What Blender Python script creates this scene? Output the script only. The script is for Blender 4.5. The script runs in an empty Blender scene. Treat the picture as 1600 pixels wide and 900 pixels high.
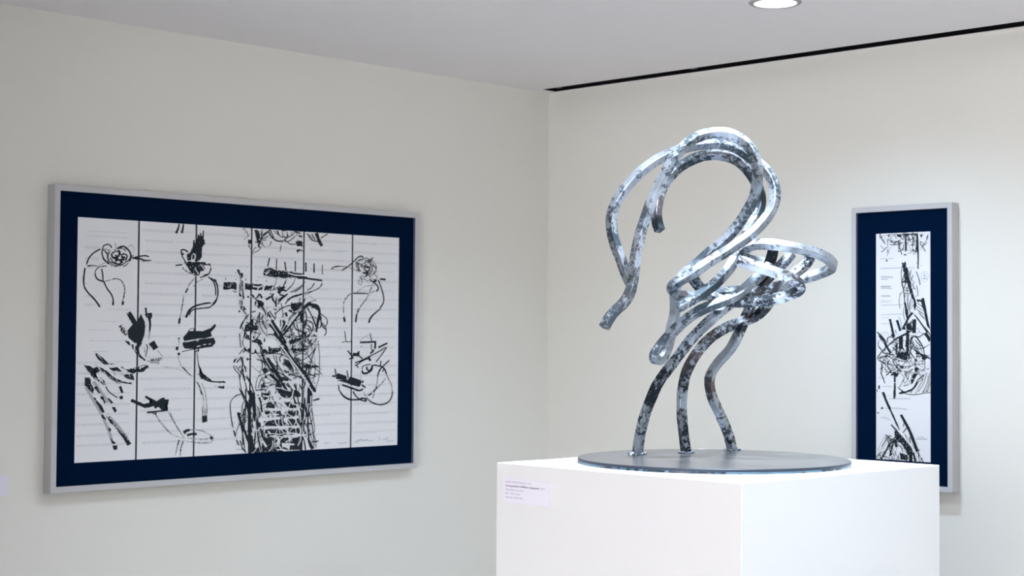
import bpy, bmesh, math, random
from mathutils import Vector, Matrix
random.seed(7)
SC = bpy.context.scene
COL = SC.collection
PI = math.pi


CEIL_H = 2.4759
SLOT = (0.0476, 7.0, -0.0969, -0.0154)
BRK = [0.0771, 0.7473]
LENS = 4.0
LIGHTS = [
    (1.677, -0.83, 'lit round recessed downlight near the top edge, above the narrow framed print', 54.0, (0.58, 0.78, 1.0), 1.0, 150),
    (1.45, -1.5, 'recessed downlight above the left half of the plinth, just out of the picture', 37.0, (0.8, 0.9, 1.0), 1.0, 150),
    (3.55, -1.95, 'added downlight, out of view, brightening the right face of the plinth', 135.0, (0.72, 0.88, 1.0), 1.0, 150),  # unseen lamp added to brighten the right plinth face
    (2.4, -3.1, 'added downlight, out of view, filling the left face of the plinth', 6.0, (0.94, 0.92, 1.0), 1.0, 150),  # unseen lamp added as weak fill on the left plinth face
    (2.3, -1.75, 'added narrow-beam downlight over the steel sculpture, whitening its upper faces', 135.0, (0.86, 0.93, 1.0), 0.5, 80, 0.03)]  # unseen accent lamp added to whiten the tops of the bars
PLINTH = (2.4274, -2.004, 1.2091, 1.5501, 0.7171, 0.7544)
LAB = dict(w=0.1500, h=0.0551, loc=(1.7376, -1.9897, 1.1198), rot=-0.0207)
WLAB = (-2.4621, -2.3121, 1.0261, 1.089)
DISC = (2.0542, -1.6104, 0.0111, 0.32)
FWD = (-0.7013, 0.7129, 0.0)
CAM = [[0.71298, 0.017133, 0.700975, 4.39521], [0.701154, -0.026854, -0.712504, -4.671318], [0.006617, 0.999493, -0.031159, 1.5], [0.0, 0.0, 0.0, 1.0]]
CF = 2523.73
EXPOSURE = 0.58
WCOL = (0.985, 0.99, 1.0, 1)
WSTR = 6.1

# ------------------------------------------------------------------ helpers
def link(o, parent=None):
    COL.objects.link(o)
    if parent is not None:
        o.parent = parent
    return o

def obj(name, bm, mat, parent=None, smooth=False, kind=None):
    me = bpy.data.meshes.new(name)
    bm.normal_update()
    bm.to_mesh(me); bm.free()
    for m in (mat if isinstance(mat, (list, tuple)) else [mat]):
        me.materials.append(m)
    if smooth:
        for p in me.polygons:
            p.use_smooth = True
    o = bpy.data.objects.new(name, me)
    link(o, parent)
    if kind:
        o['kind'] = kind
    return o

def thing(name, label, cat, loc=(0, 0, 0), rotz=0.0, group=None):
    o = bpy.data.objects.new(name, None)
    o.empty_display_size = 0.1
    COL.objects.link(o)
    o.location = loc; o.rotation_euler = (0, 0, rotz)
    o['label'] = label; o['category'] = cat
    if group:
        o['group'] = group
    return o

def add_box(bm, x0, x1, y0, y1, z0, z1, bevel=0.0, seg=2):
    vs = [bm.verts.new((x, y, z)) for x in (x0, x1) for y in (y0, y1) for z in (z0, z1)]
    f = [(0, 1, 3, 2), (4, 6, 7, 5), (0, 4, 5, 1), (2, 3, 7, 6), (0, 2, 6, 4), (1, 5, 7, 3)]
    fs = [bm.faces.new([vs[i] for i in q]) for q in f]
    if bevel:
        es = list({e for fc in fs for e in fc.edges})
        bmesh.ops.bevel(bm, geom=es, offset=bevel, segments=seg, profile=0.5, affect='EDGES')

def box(x0, x1, y0, y1, z0, z1, bevel=0.0):
    bm = bmesh.new(); add_box(bm, x0, x1, y0, y1, z0, z1, bevel); return bm

def lathe(bm, prof, seg=96, cx=0, cy=0, z=0):
    rings = []
    for r, h in prof:
        if r < 1e-6:
            rings.append([bm.verts.new((cx, cy, z + h))])
        else:
            rings.append([bm.verts.new((cx + r * math.cos(2 * PI * i / seg), cy + r * math.sin(2 * PI * i / seg), z + h)) for i in range(seg)])
    for a, b in zip(rings, rings[1:]):
        for i in range(seg):
            j = (i + 1) % seg
            if len(a) == 1 and len(b) == 1: continue
            if len(a) == 1: bm.faces.new((a[0], b[i], b[j]))
            elif len(b) == 1: bm.faces.new((a[i], b[0], a[j]))
            else: bm.faces.new((a[i], b[i], b[j], a[j]))
    bmesh.ops.recalc_face_normals(bm, faces=bm.faces)

# ------------------------------------------------------------------ materials
def newmat(name):
    m = bpy.data.materials.new(name); m.use_nodes = True
    nt = m.node_tree; b = nt.nodes['Principled BSDF']
    return m, nt, b

def N(nt, typ, **kw):
    n = nt.nodes.new(typ)
    for k, v in kw.items():
        setattr(n, k, v)
    return n

def paint(name, col, rough=0.6, bump=0.0, scale=200.0, var=0.0, metallic=0.0, spec=0.3):
    m, nt, b = newmat(name)
    b.inputs['Base Color'].default_value = (*col, 1)
    b.inputs['Roughness'].default_value = rough
    b.inputs['Metallic'].default_value = metallic
    b.inputs['Specular IOR Level'].default_value = spec
    tc = N(nt, 'ShaderNodeTexCoord')
    if var:
        no = N(nt, 'ShaderNodeTexNoise'); no.inputs['Scale'].default_value = 3.0; no.inputs['Detail'].default_value = 4
        nt.links.new(tc.outputs['Object'], no.inputs['Vector'])
        mx = N(nt, 'ShaderNodeMix', data_type='RGBA')
        mx.inputs[6].default_value = (*[c * (1 - var) for c in col], 1)
        mx.inputs[7].default_value = (*[min(1, c * (1 + var)) for c in col], 1)
        nt.links.new(no.outputs['Fac'], mx.inputs[0])
        nt.links.new(mx.outputs[2], b.inputs['Base Color'])
    if bump:
        n2 = N(nt, 'ShaderNodeTexNoise'); n2.inputs['Scale'].default_value = scale; n2.inputs['Detail'].default_value = 3
        nt.links.new(tc.outputs['Object'], n2.inputs['Vector'])
        bp = N(nt, 'ShaderNodeBump'); bp.inputs['Strength'].default_value = bump; bp.inputs['Distance'].default_value = 0.002
        nt.links.new(n2.outputs['Fac'], bp.inputs['Height'])
        nt.links.new(bp.outputs['Normal'], b.inputs['Normal'])
    return m

def emit(name, col, strength):
    m, nt, b = newmat(name)
    b.inputs['Base Color'].default_value = (*col, 1)
    b.inputs['Emission Color'].default_value = (*col, 1)
    b.inputs['Emission Strength'].default_value = strength
    return m

def zinc(name, dark=(0.022, 0.034, 0.048), light=(0.37, 0.42, 0.49), brown=(0.13, 0.11, 0.115), thr=0.5, seed=0.0):
    """hot-dip zinc over painted steel: bright flakes, bare slate patches, brownish film"""
    m, nt, b = newmat(name)
    tc = N(nt, 'ShaderNodeTexCoord')
    mp = N(nt, 'ShaderNodeMapping'); mp.inputs['Location'].default_value = (seed, seed * 1.7, seed * 0.6)
    nt.links.new(tc.outputs['Object'], mp.inputs['Vector'])
    def noise(scale, det, rough=0.6, dist=0.0):
        n = N(nt, 'ShaderNodeTexNoise')
        n.inputs['Scale'].default_value = scale; n.inputs['Detail'].default_value = det
        n.inputs['Roughness'].default_value = rough; n.inputs['Distortion'].default_value = dist
        nt.links.new(mp.outputs['Vector'], n.inputs['Vector']); return n
    big = noise(9.0, 2.0); fine = noise(82.0, 6.0, 0.68, 0.5)
    add = N(nt, 'ShaderNodeMath', operation='MULTIPLY_ADD'); add.inputs[1].default_value = 0.9
    nt.links.new(big.outputs['Fac'], add.inputs[0]); nt.links.new(fine.outputs['Fac'], add.inputs[2])
    rp = N(nt, 'ShaderNodeValToRGB'); rp.color_ramp.interpolation = 'LINEAR'
    rp.color_ramp.elements[0].position = thr * 1.0 + 0.33; rp.color_ramp.elements[1].position = thr + 0.40
    nt.links.new(add.outputs[0], rp.inputs['Fac'])
    # tint variation of the flakes
    mid = noise(30.0, 3.0)
    cr = N(nt, 'ShaderNodeValToRGB')
    cr.color_ramp.elements[0].position = 0.35; cr.color_ramp.elements[0].color = (*[c * 0.72 for c in light], 1)
    cr.color_ramp.elements[1].position = 0.62; cr.color_ramp.elements[1].color = (*light, 1)
    nt.links.new(mid.outputs['Fac'], cr.inputs['Fac'])
    bn = noise(6.0, 4.0)
    br = N(nt, 'ShaderNodeValToRGB'); br.color_ramp.elements[0].position = 0.52; br.color_ramp.elements[1].position = 0.66
    nt.links.new(bn.outputs['Fac'], br.inputs['Fac'])
    dk = N(nt, 'ShaderNodeMix', data_type='RGBA'); dk.inputs[6].default_value = (*dark, 1); dk.inputs[7].default_value = (*brown, 1)
    nt.links.new(br.outputs['Color'], dk.inputs[0])
    mx = N(nt, 'ShaderNodeMix', data_type='RGBA')
    nt.links.new(rp.outputs['Color'], mx.inputs[0]); nt.links.new(cr.outputs['Color'], mx.inputs[6]); nt.links.new(dk.outputs[2], mx.inputs[7])
    nt.links.new(mx.outputs[2], b.inputs['Base Color'])
    b.inputs['Metallic'].default_value = 0.78
    rr = N(nt, 'ShaderNodeMapRange'); rr.inputs[3].default_value = 0.30; rr.inputs[4].default_value = 0.42
    nt.links.new(mid.outputs['Fac'], rr.inputs[0]); nt.links.new(rr.outputs[0], b.inputs['Roughness'])
    bp = N(nt, 'ShaderNodeBump'); bp.inputs['Strength'].default_value = 0.45; bp.inputs['Distance'].default_value = 0.0015
    nt.links.new(add.outputs[0], bp.inputs['Height']); nt.links.new(bp.outputs['Normal'], b.inputs['Normal'])
    return m

def drybrush(name, ink, paper, scale=260.0, pos=(0.52, 0.60)):
    m, nt, b = newmat(name)
    tc = N(nt, 'ShaderNodeTexCoord')
    n = N(nt, 'ShaderNodeTexNoise'); n.inputs['Scale'].default_value = scale; n.inputs['Detail'].default_value = 3; n.inputs['Roughness'].default_value = 0.65
    nt.links.new(tc.outputs['Object'], n.inputs['Vector'])
    rp = N(nt, 'ShaderNodeValToRGB')
    rp.color_ramp.elements[0].position = pos[0]; rp.color_ramp.elements[0].color = (*ink, 1)
    rp.color_ramp.elements[1].position = pos[1]; rp.color_ramp.elements[1].color = (*paper, 1)
    nt.links.new(n.outputs['Fac'], rp.inputs['Fac']); nt.links.new(rp.outputs['Color'], b.inputs['Base Color'])
    b.inputs['Roughness'].default_value = 0.7
    b.inputs['Specular IOR Level'].default_value = 0.15
    return m

PAPER = (0.80, 0.80, 0.83); INK = (0.012, 0.018, 0.026)
M = dict(
    wall=paint('wall_paint', (0.80, 0.783, 0.735), 0.75, 0.08, 350, 0.01, spec=0.15),
    ceiling=paint('ceiling_paint', (0.90, 0.865, 0.87), 0.85, 0.05, 300, 0.008, spec=0.1),
    floor=paint('floor_finish', (0.30, 0.285, 0.285), 0.5, 0.05, 60, 0.05),
    plinth=paint('plinth_paint', (0.76, 0.755, 0.77), 0.6, 0.12, 420, 0.006, spec=0.2),
    frame=paint('frame_paint', (0.54, 0.535, 0.55), 0.5, 0.05, 300, 0.02, spec=0.3),
    mat=paint('navy_mat', (0.0013, 0.0090, 0.031), 0.9, 0.1, 600, 0.1, spec=0.0),
    rebate=paint('frame_rebate_paint', (0.13, 0.16, 0.24), 0.6),
    paper=paint('print_paper', PAPER, 0.75, 0.03, 400, 0.01, spec=0.15),
    ink=paint('black_ink', INK, 0.6, spec=0.2),
    dry=drybrush('dry_brush_ink', INK, PAPER, 230.0, (0.50, 0.60)),
    faint=paint('faint_grey_ink', (0.42, 0.43, 0.48), 0.7),
    text=paint('grey_print_ink', (0.56, 0.57, 0.62), 0.7),
    black=paint('black_slot', (0.006, 0.006, 0.007), 0.8, spec=0.05),
    bracket=paint('slot_bracket', (0.12, 0.12, 0.13), 0.5),
    trimring=paint('light_trim', (0.42, 0.41, 0.42), 0.45),
    reflector=paint('light_reflector', (0.62, 0.62, 0.75), 0.3),
    lens=emit('light_lens', (0.95, 0.97, 1.0), LENS),
    label=paint('label_card', (0.80, 0.77, 0.86), 0.6, spec=0.2),
    labeledge=paint('label_edge', (0.62, 0.50, 0.48), 0.6),
    labeltext=paint('label_print', (0.30, 0.26, 0.38), 0.7),
    labelbold=paint('label_bold_print', (0.05, 0.04, 0.10), 0.7),
    skirting=paint('skirting_paint', (0.75, 0.73, 0.69), 0.5),
)
M['disc'], _nt, _b = newmat('hot_rolled_plate')
def _disc():
    nt, b = _nt, _b
    tc = N(nt, 'ShaderNodeTexCoord')
    mp = N(nt, 'ShaderNodeMapping'); mp.inputs['Scale'].default_value = (3, 22, 3); mp.inputs['Rotation'].default_value = (0, 0, 0.8)
    nt.links.new(tc.outputs['Object'], mp.inputs['Vector'])
    n = N(nt, 'ShaderNodeTexNoise'); n.inputs['Scale'].default_value = 4; n.inputs['Detail'].default_value = 6
    nt.links.new(mp.outputs['Vector'], n.inputs['Vector'])
    rp = N(nt, 'ShaderNodeValToRGB')
    rp.color_ramp.elements[0].position = 0.3; rp.color_ramp.elements[0].color = (0.21, 0.215, 0.235, 1)
    rp.color_ramp.elements[1].position = 0.7; rp.color_ramp.elements[1].color = (0.31, 0.315, 0.335, 1)
    nt.links.new(n.outputs['Fac'], rp.inputs['Fac']); nt.links.new(rp.outputs['Color'], b.inputs['Base Color'])
    b.inputs['Metallic'].default_value = 0.85; b.inputs['Roughness'].default_value = 0.27
_disc()
M['discedge'] = zinc('plate_edge_zinc', dark=(0.02, 0.035, 0.05), light=(0.13, 0.23, 0.31), thr=0.60, seed=3.0)
ZINC = [zinc('zinc_flake_%d' % i, thr=t, seed=1.3 + 2.1 * i, dark=d) for i, (t, d) in enumerate(
    [(0.61, (0.075, 0.105, 0.135)), (0.61, (0.07, 0.10, 0.13)), (0.58, (0.05, 0.072, 0.095)), (0.585, (0.02, 0.028, 0.038)), (0.585, (0.02, 0.028, 0.038)), (0.60, (0.02, 0.028, 0.038)), (0.60, (0.03, 0.042, 0.055))])]
M['weld'] = paint('weld_metal', (0.34, 0.40, 0.46), 0.25, 0.5, 120, 0.5, metallic=0.85)
M['disccut'] = paint('plate_cut_edge', (0.035, 0.045, 0.065), 0.45, 0.2, 200, 0.2, metallic=0.5)

# ------------------------------------------------------------------ room shell
H = CEIL_H
RX, RY = 7.2, -7.4          # room runs x 0..RX, y RY..0
T = 0.12
obj('wall_left', box(-T, 0, RY - T, T, 0, H), M['wall'], kind='structure')
obj('wall_back', box(0, RX + T, 0, T, 0, H), M['wall'], kind='structure')
def wall_with_opening(name, wname, horiz, c0, c1, lo, hi, o0, o1, z0, z1):
    """wall slab between lo and hi with a wide added opening for fill light o0..o1, z0..z1"""
    bm = bmesh.new()
    def seg(a, b, za, zb):
        if b - a < 1e-6 or zb - za < 1e-6: return
        if horiz: add_box(bm, a, b, c0, c1, za, zb)
        else: add_box(bm, c0, c1, a, b, za, zb)
    seg(lo, o0, 0, H); seg(o1, hi, 0, H); seg(o0, o1, 0, z0); seg(o0, o1, z1, H)
    obj(name, bm, M['wall'], kind='structure')
    bm = bmesh.new(); m = (c0 + c1) / 2; n = 4
    def bar(a, b, za, zb):
        if horiz: add_box(bm, a, b, m - 0.025, m + 0.025, za, zb)
        else: add_box(bm, m - 0.025, m + 0.025, a, b, za, zb)
    bar(o0, o1, z0, z0 + 0.05); bar(o0, o1, z1 - 0.05, z1)
    for i in range(n + 1):
        x = o0 + (o1 - o0) * i / n
        bar(max(o0, x - 0.025), min(o1, x + 0.025), z0 + 0.05, z1 - 0.05)
    obj(wname, bm, M['trimring'], kind='structure')
obj('wall_right', box(RX, RX + T, RY - T, 0, 0, H), M['wall'], kind='structure')
wall_with_opening('wall_front', 'fill_window_1', True, RY - T, RY, 0, RX, 2.2, 6.2, 0.03, H - 0.06)  # opening added behind the camera to let in soft fill light
obj('floor', box(-T, RX + T, RY - T, T, -0.1, 0), M['floor'], kind='structure')
obj('baseboard_left', box(0, 0.012, -3.6, 0, 0, 0.10, 0.002), M['skirting'], kind='structure')
obj('baseboard_back', box(0.012, RX, -0.012, 0, 0, 0.10, 0.002), M['skirting'], kind='structure')
# short partition added out of view to shade the near left wall
obj('shade_partition', box(0, 1.35, -3.72, -3.60, 0, H), M['wall'], kind='structure')
# ceiling with a real slot cut beside the back wall
SX0, SX1, SY0, SY1 = SLOT
bm = bmesh.new()
add_box(bm, -T, RX + T, RY - T, SY0, H, H + 0.15)
add_box(bm, -T, RX + T, SY1, T, H, H + 0.15)
add_box(bm, -T, SX0, SY0, SY1, H, H + 0.15)
add_box(bm, SX1, RX + T, SY0, SY1, H, H + 0.15)
obj('ceiling', bm, M['ceiling'], kind='structure')
sl = thing('slot_diffuser', 'long black slot air diffuser in the ceiling beside the wall with the narrow picture', 'air diffuser', ((SX0 + SX1) / 2, (SY0 + SY1) / 2, H))
hx, hy = (SX1 - SX0) / 2, (SY1 - SY0) / 2
bm = bmesh.new(); w = 0.003
add_box(bm, -hx, hx, -hy, -hy + w, 0.0015, 0.13)
add_box(bm, -hx, hx, hy - w, hy, 0.0015, 0.13)
add_box(bm, -hx, -hx + w, -hy + w, hy - w, 0.0015, 0.13)
add_box(bm, hx - w, hx, -hy + w, hy - w, 0.0015, 0.13)
add_box(bm, -hx, hx, -hy, hy, 0.13, 0.135)
obj('slot_channel', bm, M['black'], sl)
for X in BRK:
    obj('hanger_bracket', box(X - (SX0 + SX1) / 2 - 0.012, X - (SX0 + SX1) / 2 + 0.012, -hy + w, hy - w, 0.012, 0.017), M['bracket'], sl)

# ------------------------------------------------------------------ ceiling downlights
def downlight(x, y, label, power, col, blend=0.6, ang=120, soft=0.05, aim=None):
    t = thing('ceiling_downlight', label, 'ceiling light', (x, y, H))
    bm = bmesh.new()
    lathe(bm, [(0.0605, 0.0), (0.0605, -0.003), (0.064, -0.0045), (0.072, -0.004), (0.0765, -0.001), (0.0765, 0.0)], 72)
    obj('trim_ring', bm, M['trimring'], t, True)
    bm = bmesh.new()
    lathe(bm, [(0.0, -0.0005), (0.0585, -0.0005), (0.0605, -0.0028)], 72)
    obj('lens', bm, M['lens'], t)
    l = bpy.data.lights.new('downlight_lamp', 'SPOT'); l.energy = power; l.color = col
    l.spot_size = math.radians(ang); l.spot_blend = blend; l.shadow_soft_size = soft
    lo = bpy.data.objects.new('lamp', l); COL.objects.link(lo); lo.parent = t; lo.location = (0, 0, -0.012)
    if aim is not None:
        d = Vector(aim) - Vector((x, y, H - 0.012))
        lo.rotation_euler = d.to_track_quat('-Z', 'Y').to_euler()
    return t
for a in LIGHTS: downlight(*a)

# ------------------------------------------------------------------ ink drawings and framed works
def catmull(pts, step):
    if len(pts) < 3:
        P = [Vector(p) for p in pts]
    else:
        P = [Vector(p) for p in pts]
    P = [P[0] * 2 - P[1]] + P + [P[-1] * 2 - P[-2]]
    out = []
    for i in range(1, len(P) - 2):
        p0, p1, p2, p3 = P[i - 1:i + 3]
        n = max(1, int((p2 - p1).length / step))
        for k in range(n):
            t = k / n
            out.append(0.5 * ((2 * p1) + (-p0 + p2) * t + (2 * p0 - 5 * p1 + 4 * p2 - p3) * t * t + (-p0 + 3 * p1 - 3 * p2 + p3) * t ** 3))
    out.append(P[-2].copy())
    return out

def parse(data):
    for line in data.strip().split('\n'):
        c, w0, w1, *v = line.split()
        v = [int(q) / 2000.0 for q in v]
        yield c, int(w0) / 10000.0, int(w1) / 10000.0, list(zip(v[0::2], v[1::2]))

def drawing(data, squash, to3, parent, W, Hh):
    """data: strokes in paper coordinates (metres from the lower left corner)."""
    layers = {}
    rnd = random.Random(11)
    for idx, (c, w0, w1, pts) in enumerate(parse(data)):
        key = {'k': 'ink', 'p': 'ink', 'g': 'dry', 'q': 'inkrough', 'w': 'paper', 'v': 'paper', 't': 'faint'}[c]
        z = {'ink': 0.0010, 'inkrough': 0.0009, 'dry': 0.0011, 'faint': 0.0006, 'paper': 0.0014}[key] + 0.0000008 * idx
        bm = layers.setdefault(key, bmesh.new())
        cl = lambda p: (min(max(p[0], 0.0), W), min(max(p[1], 0.0), Hh))
        if c in 'pqv':
            pp = [Vector(p) for p in pts]
            if c == 'q':      # ragged brush outline
                out = []
                for a, b in zip(pp, pp[1:] + pp[:1]):
                    n = max(1, int((b - a).length / 0.006))
                    for k in range(n):
                        q = a.lerp(b, k / n)
                        out.append(q + Vector((rnd.uniform(-1, 1), rnd.uniform(-1, 1))) * 0.0022)
                pp = out
            vs = [bm.verts.new(to3(*cl(p), z)) for p in pp]
            try:
                f = bm.faces.new(vs)
                bmesh.ops.triangulate(bm, faces=[f], ngon_method='EAR_CLIP')
            except Exception:
                pass
            continue
        S = [Vector((p[0] * squash, p[1])) for p in pts]
        if len(S) < 2: continue
        C = catmull(S, 0.005)
        C = [C[0]] + [q for a, q in zip(C, C[1:]) if (q - a).length > 1e-5]
        n = len(C); prev = None
        for i, q in enumerate(C):
            t = (C[min(i + 1, n - 1)] - C[max(i - 1, 0)])
            if t.length < 1e-9: continue
            t.normalize(); nn = Vector((-t.y, t.x)); u = i / max(1, n - 1)
            w = (w0 + (w1 - w0) * u) * 0.5
            if c == 'g': w *= rnd.uniform(0.55, 1.15)
            elif c == 'k': w *= rnd.uniform(0.88, 1.1)
            a = q + nn * w; b = q - nn * w
            va = bm.verts.new(to3(*cl((a.x / squash, a.y)), z)); vb = bm.verts.new(to3(*cl((b.x / squash, b.y)), z))
            if prev: bm.faces.new((prev[0], va, vb, prev[1]))
            prev = (va, vb)
    nm = {'ink': 'ink_strokes', 'inkrough': 'brushed_ink', 'dry': 'dry_brush_strokes', 'faint': 'faint_strokes', 'paper': 'scraped_lines'}
    mt = {'ink': M['ink'], 'inkrough': M['inkrough'], 'dry': M['dry'], 'faint': M['faint'], 'paper': M['paper']}
    for k, bm in layers.items():
        o = obj(nm[k], bm, mt[k], parent)

M['inkrough'] = drybrush('brushed_ink', INK, PAPER, 150.0, (0.60, 0.68))

def text_rows(to3, x0, x1, rows, rnd, h=0.0019):
    """rows of tiny word-shaped marks"""
    bm = bmesh.new()
    for (xa, xb, y) in rows:
        x = xa
        while x < xb:
            wl = min(rnd.uniform(0.004, 0.016), xb - x)
            if wl < 0.002: break
            hh = h * rnd.uniform(0.7, 1.1)
            vs = [bm.verts.new(to3(*p, 0.0004)) for p in ((x, y), (x + wl, y), (x + wl, y + hh), (x, y + hh))]
            bm.faces.new(vs); x += wl + rnd.uniform(0.0015, 0.003)
    return bm

def framed(name, label, cat, side, A, parts, data, squash, seedn):
    """side 'L': hangs on wall_left (plane x=0); side 'B': on wall_back (plane y=0).
    A = dict(o0,o1,z0,z1 outer; fw; dep; md; p0,p1,q0,q1 paper)"""
    cx = (A['o0'] + A['o1']) / 2
    if side == 'L':
        t = thing(name, label, cat, (0, cx, A['z0']))
        f3 = lambda a, z, d: (d, a - cx, z - A['z0'])
    else:
        t = thing(name, label, cat, (cx, 0, A['z0']))
        f3 = lambda a, z, d: (a - cx, -d, z - A['z0'])
    # frame: mitred moulding with a shallow rebate
    o0, o1, z0, z1, fw, dep = A['o0'], A['o1'], A['z0'], A['z1'], A['fw'], A['dep']
    prof = [(0, 0.001), (0, dep - 0.001), (0.001, dep), (fw - 0.001, dep), (fw, dep - 0.001), (fw, dep - A['md'] + 0.0005)]
    bm = bmesh.new(); loops = []
    for (i, d) in prof:
        loops.append([bm.verts.new(f3(a, z, d)) for a, z in ((o0 + i, z0 + i), (o1 - i, z0 + i), (o1 - i, z1 - i), (o0 + i, z1 - i))])
    for k, (a, b) in enumerate(zip(loops, loops[1:])):
        for i in range(4):
            j = (i + 1) % 4
            f = bm.faces.new((a[i], a[j], b[j], b[i]))
            if k == 4: f.material_index = 1
    bmesh.ops.recalc_face_normals(bm, faces=bm.faces)
    obj('frame', bm, [M['frame'], M['rebate']], t)
    # mat board with a window cut for the sheets
    dm = dep - A['md']
    bm = bmesh.new()
    def slab(bm, a0, a1, zz0, zz1, d0, d1):
        c = [bm.verts.new(f3(a, z, d)) for a in (a0, a1) for z in (zz0, zz1) for d in (d0, d1)]
        for q in [(0, 1, 3, 2), (4, 6, 7, 5), (0, 4, 5, 1), (2, 3, 7, 6), (0, 2, 6, 4), (1, 5, 7, 3)]:
            bm.faces.new([c[i] for i in q])
        bmesh.ops.recalc_face_normals(bm, faces=bm.faces)
    slab(bm, o0 + fw - 0.0003, o1 - fw + 0.0003, z0 + fw - 0.0003, z1 - fw + 0.0003, 0.004, dm)
    obj('mat_board', bm, M['mat'], t)
    # sheets
    rnd = random.Random(seedn)
    flip = A['flip']        # paper x runs left to right as seen
    P0, P1, Q0, Q1 = A['p0'], A['p1'], A['q0'], A['q1']
    W = abs(P1 - P0)
    def to3(x, y, z): return f3(P0 + (x if P1 > P0 else -x), Q0 + y, dm + z)
    ed = [0.0] + parts + [W]
    gap = 0.0058
    for i, (a, b) in enumerate(zip(ed, ed[1:])):
        aa = a + (gap / 2 if i else 0); bb = b - (gap / 2 if i < len(ed) - 2 else 0)
        bm = bmesh.new()
        xs = sorted((P0 + (aa if P1 > P0 else -aa), P0 + (bb if P1 > P0 else -bb)))
        slab(bm, xs[0], xs[1], Q0, Q1, dm - 0.0002, dm + 0.0003)
        sh = obj('print_sheet', bm, M['paper'], t)
        rows = []
        hgt = Q1 - Q0
        for (yf, n, fa, fb) in A['rows'][i]:
            for k in range(n):
                e = fb if k < n - 1 else fa + (fb - fa) * rnd.choice([1, 1, 0.8, 0.55])
                rows.append((aa + (bb - aa) * fa, aa + (bb - aa) * e, hgt * (1 - yf) - k * 0.0042))
        obj('printed_text', text_rows(to3, aa, bb, rows, rnd), M['text'], sh)
    # black hairlines where the sheets meet
    if parts:
        bm = bmesh.new()
        for p in parts:
            xs = sorted((P0 + (p - gap / 2 if P1 > P0 else -(p - gap / 2)), P0 + (p + gap / 2 if P1 > P0 else -(p + gap / 2))))
            slab(bm, xs[0] - 0.0001, xs[1] + 0.0001, Q0, Q1, dm - 0.0001, dm + 0.0005)
        obj('sheet_joint', bm, M['ink'], t)
    dr = thing('ink_drawing', '', ''); del dr['label']; del dr['category']; dr.parent = t
    drawing(data, squash, to3, dr, W, Q1 - Q0)
    return t

rr = random.Random(5)
def para_rows(n, top=0.04, bot=0.95, gaps=()):
    out = []
    for i in range(n):
        y = top + (bot - top) * i / (n - 1)
        if any(a < y < b for a, b in gaps): continue
        out.append((y, 2, 0.04 if rr.random() < .75 else 0.1, rr.choice([0.97, 0.97, 0.97, 0.9])))
    return out
first = [(0.055, 1, 0.18, 0.80), (0.075, 1, 0.13, 0.84), (0.12, 2, 0.12, 0.35), (0.165, 2, 0.12, 0.36), (0.21, 1, 0.12, 0.4), (0.27, 1, 0.12, 0.26),
         (0.32, 2, 0.12, 0.34), (0.355, 2, 0.12, 0.42), (0.375, 1, 0.5, 0.9), (0.425, 1, 0.35, 0.65)] + [(0.46, 1, 0.2, 0.82), (0.505, 1, 0.22, 0.8), (0.55, 1, 0.28, 0.7)] + \
        [(y, 2, 0.02, 0.9) for y in (0.592, 0.635, 0.68, 0.72, 0.765, 0.805, 0.845, 0.89, 0.93)]
ROWS_L = [first] + [para_rows(21, 0.035, 0.93) for _ in range(5)]
ROWS_B = [[(0.30, 2, 0.08, 0.30), (0.375, 1, 0.08, 0.25), (0.45, 1, 0.08, 0.45), (0.52, 1, 0.08, 0.45), (0.58, 1, 0.08, 0.3), (0.72, 1, 0.1, 0.3)]]

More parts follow.
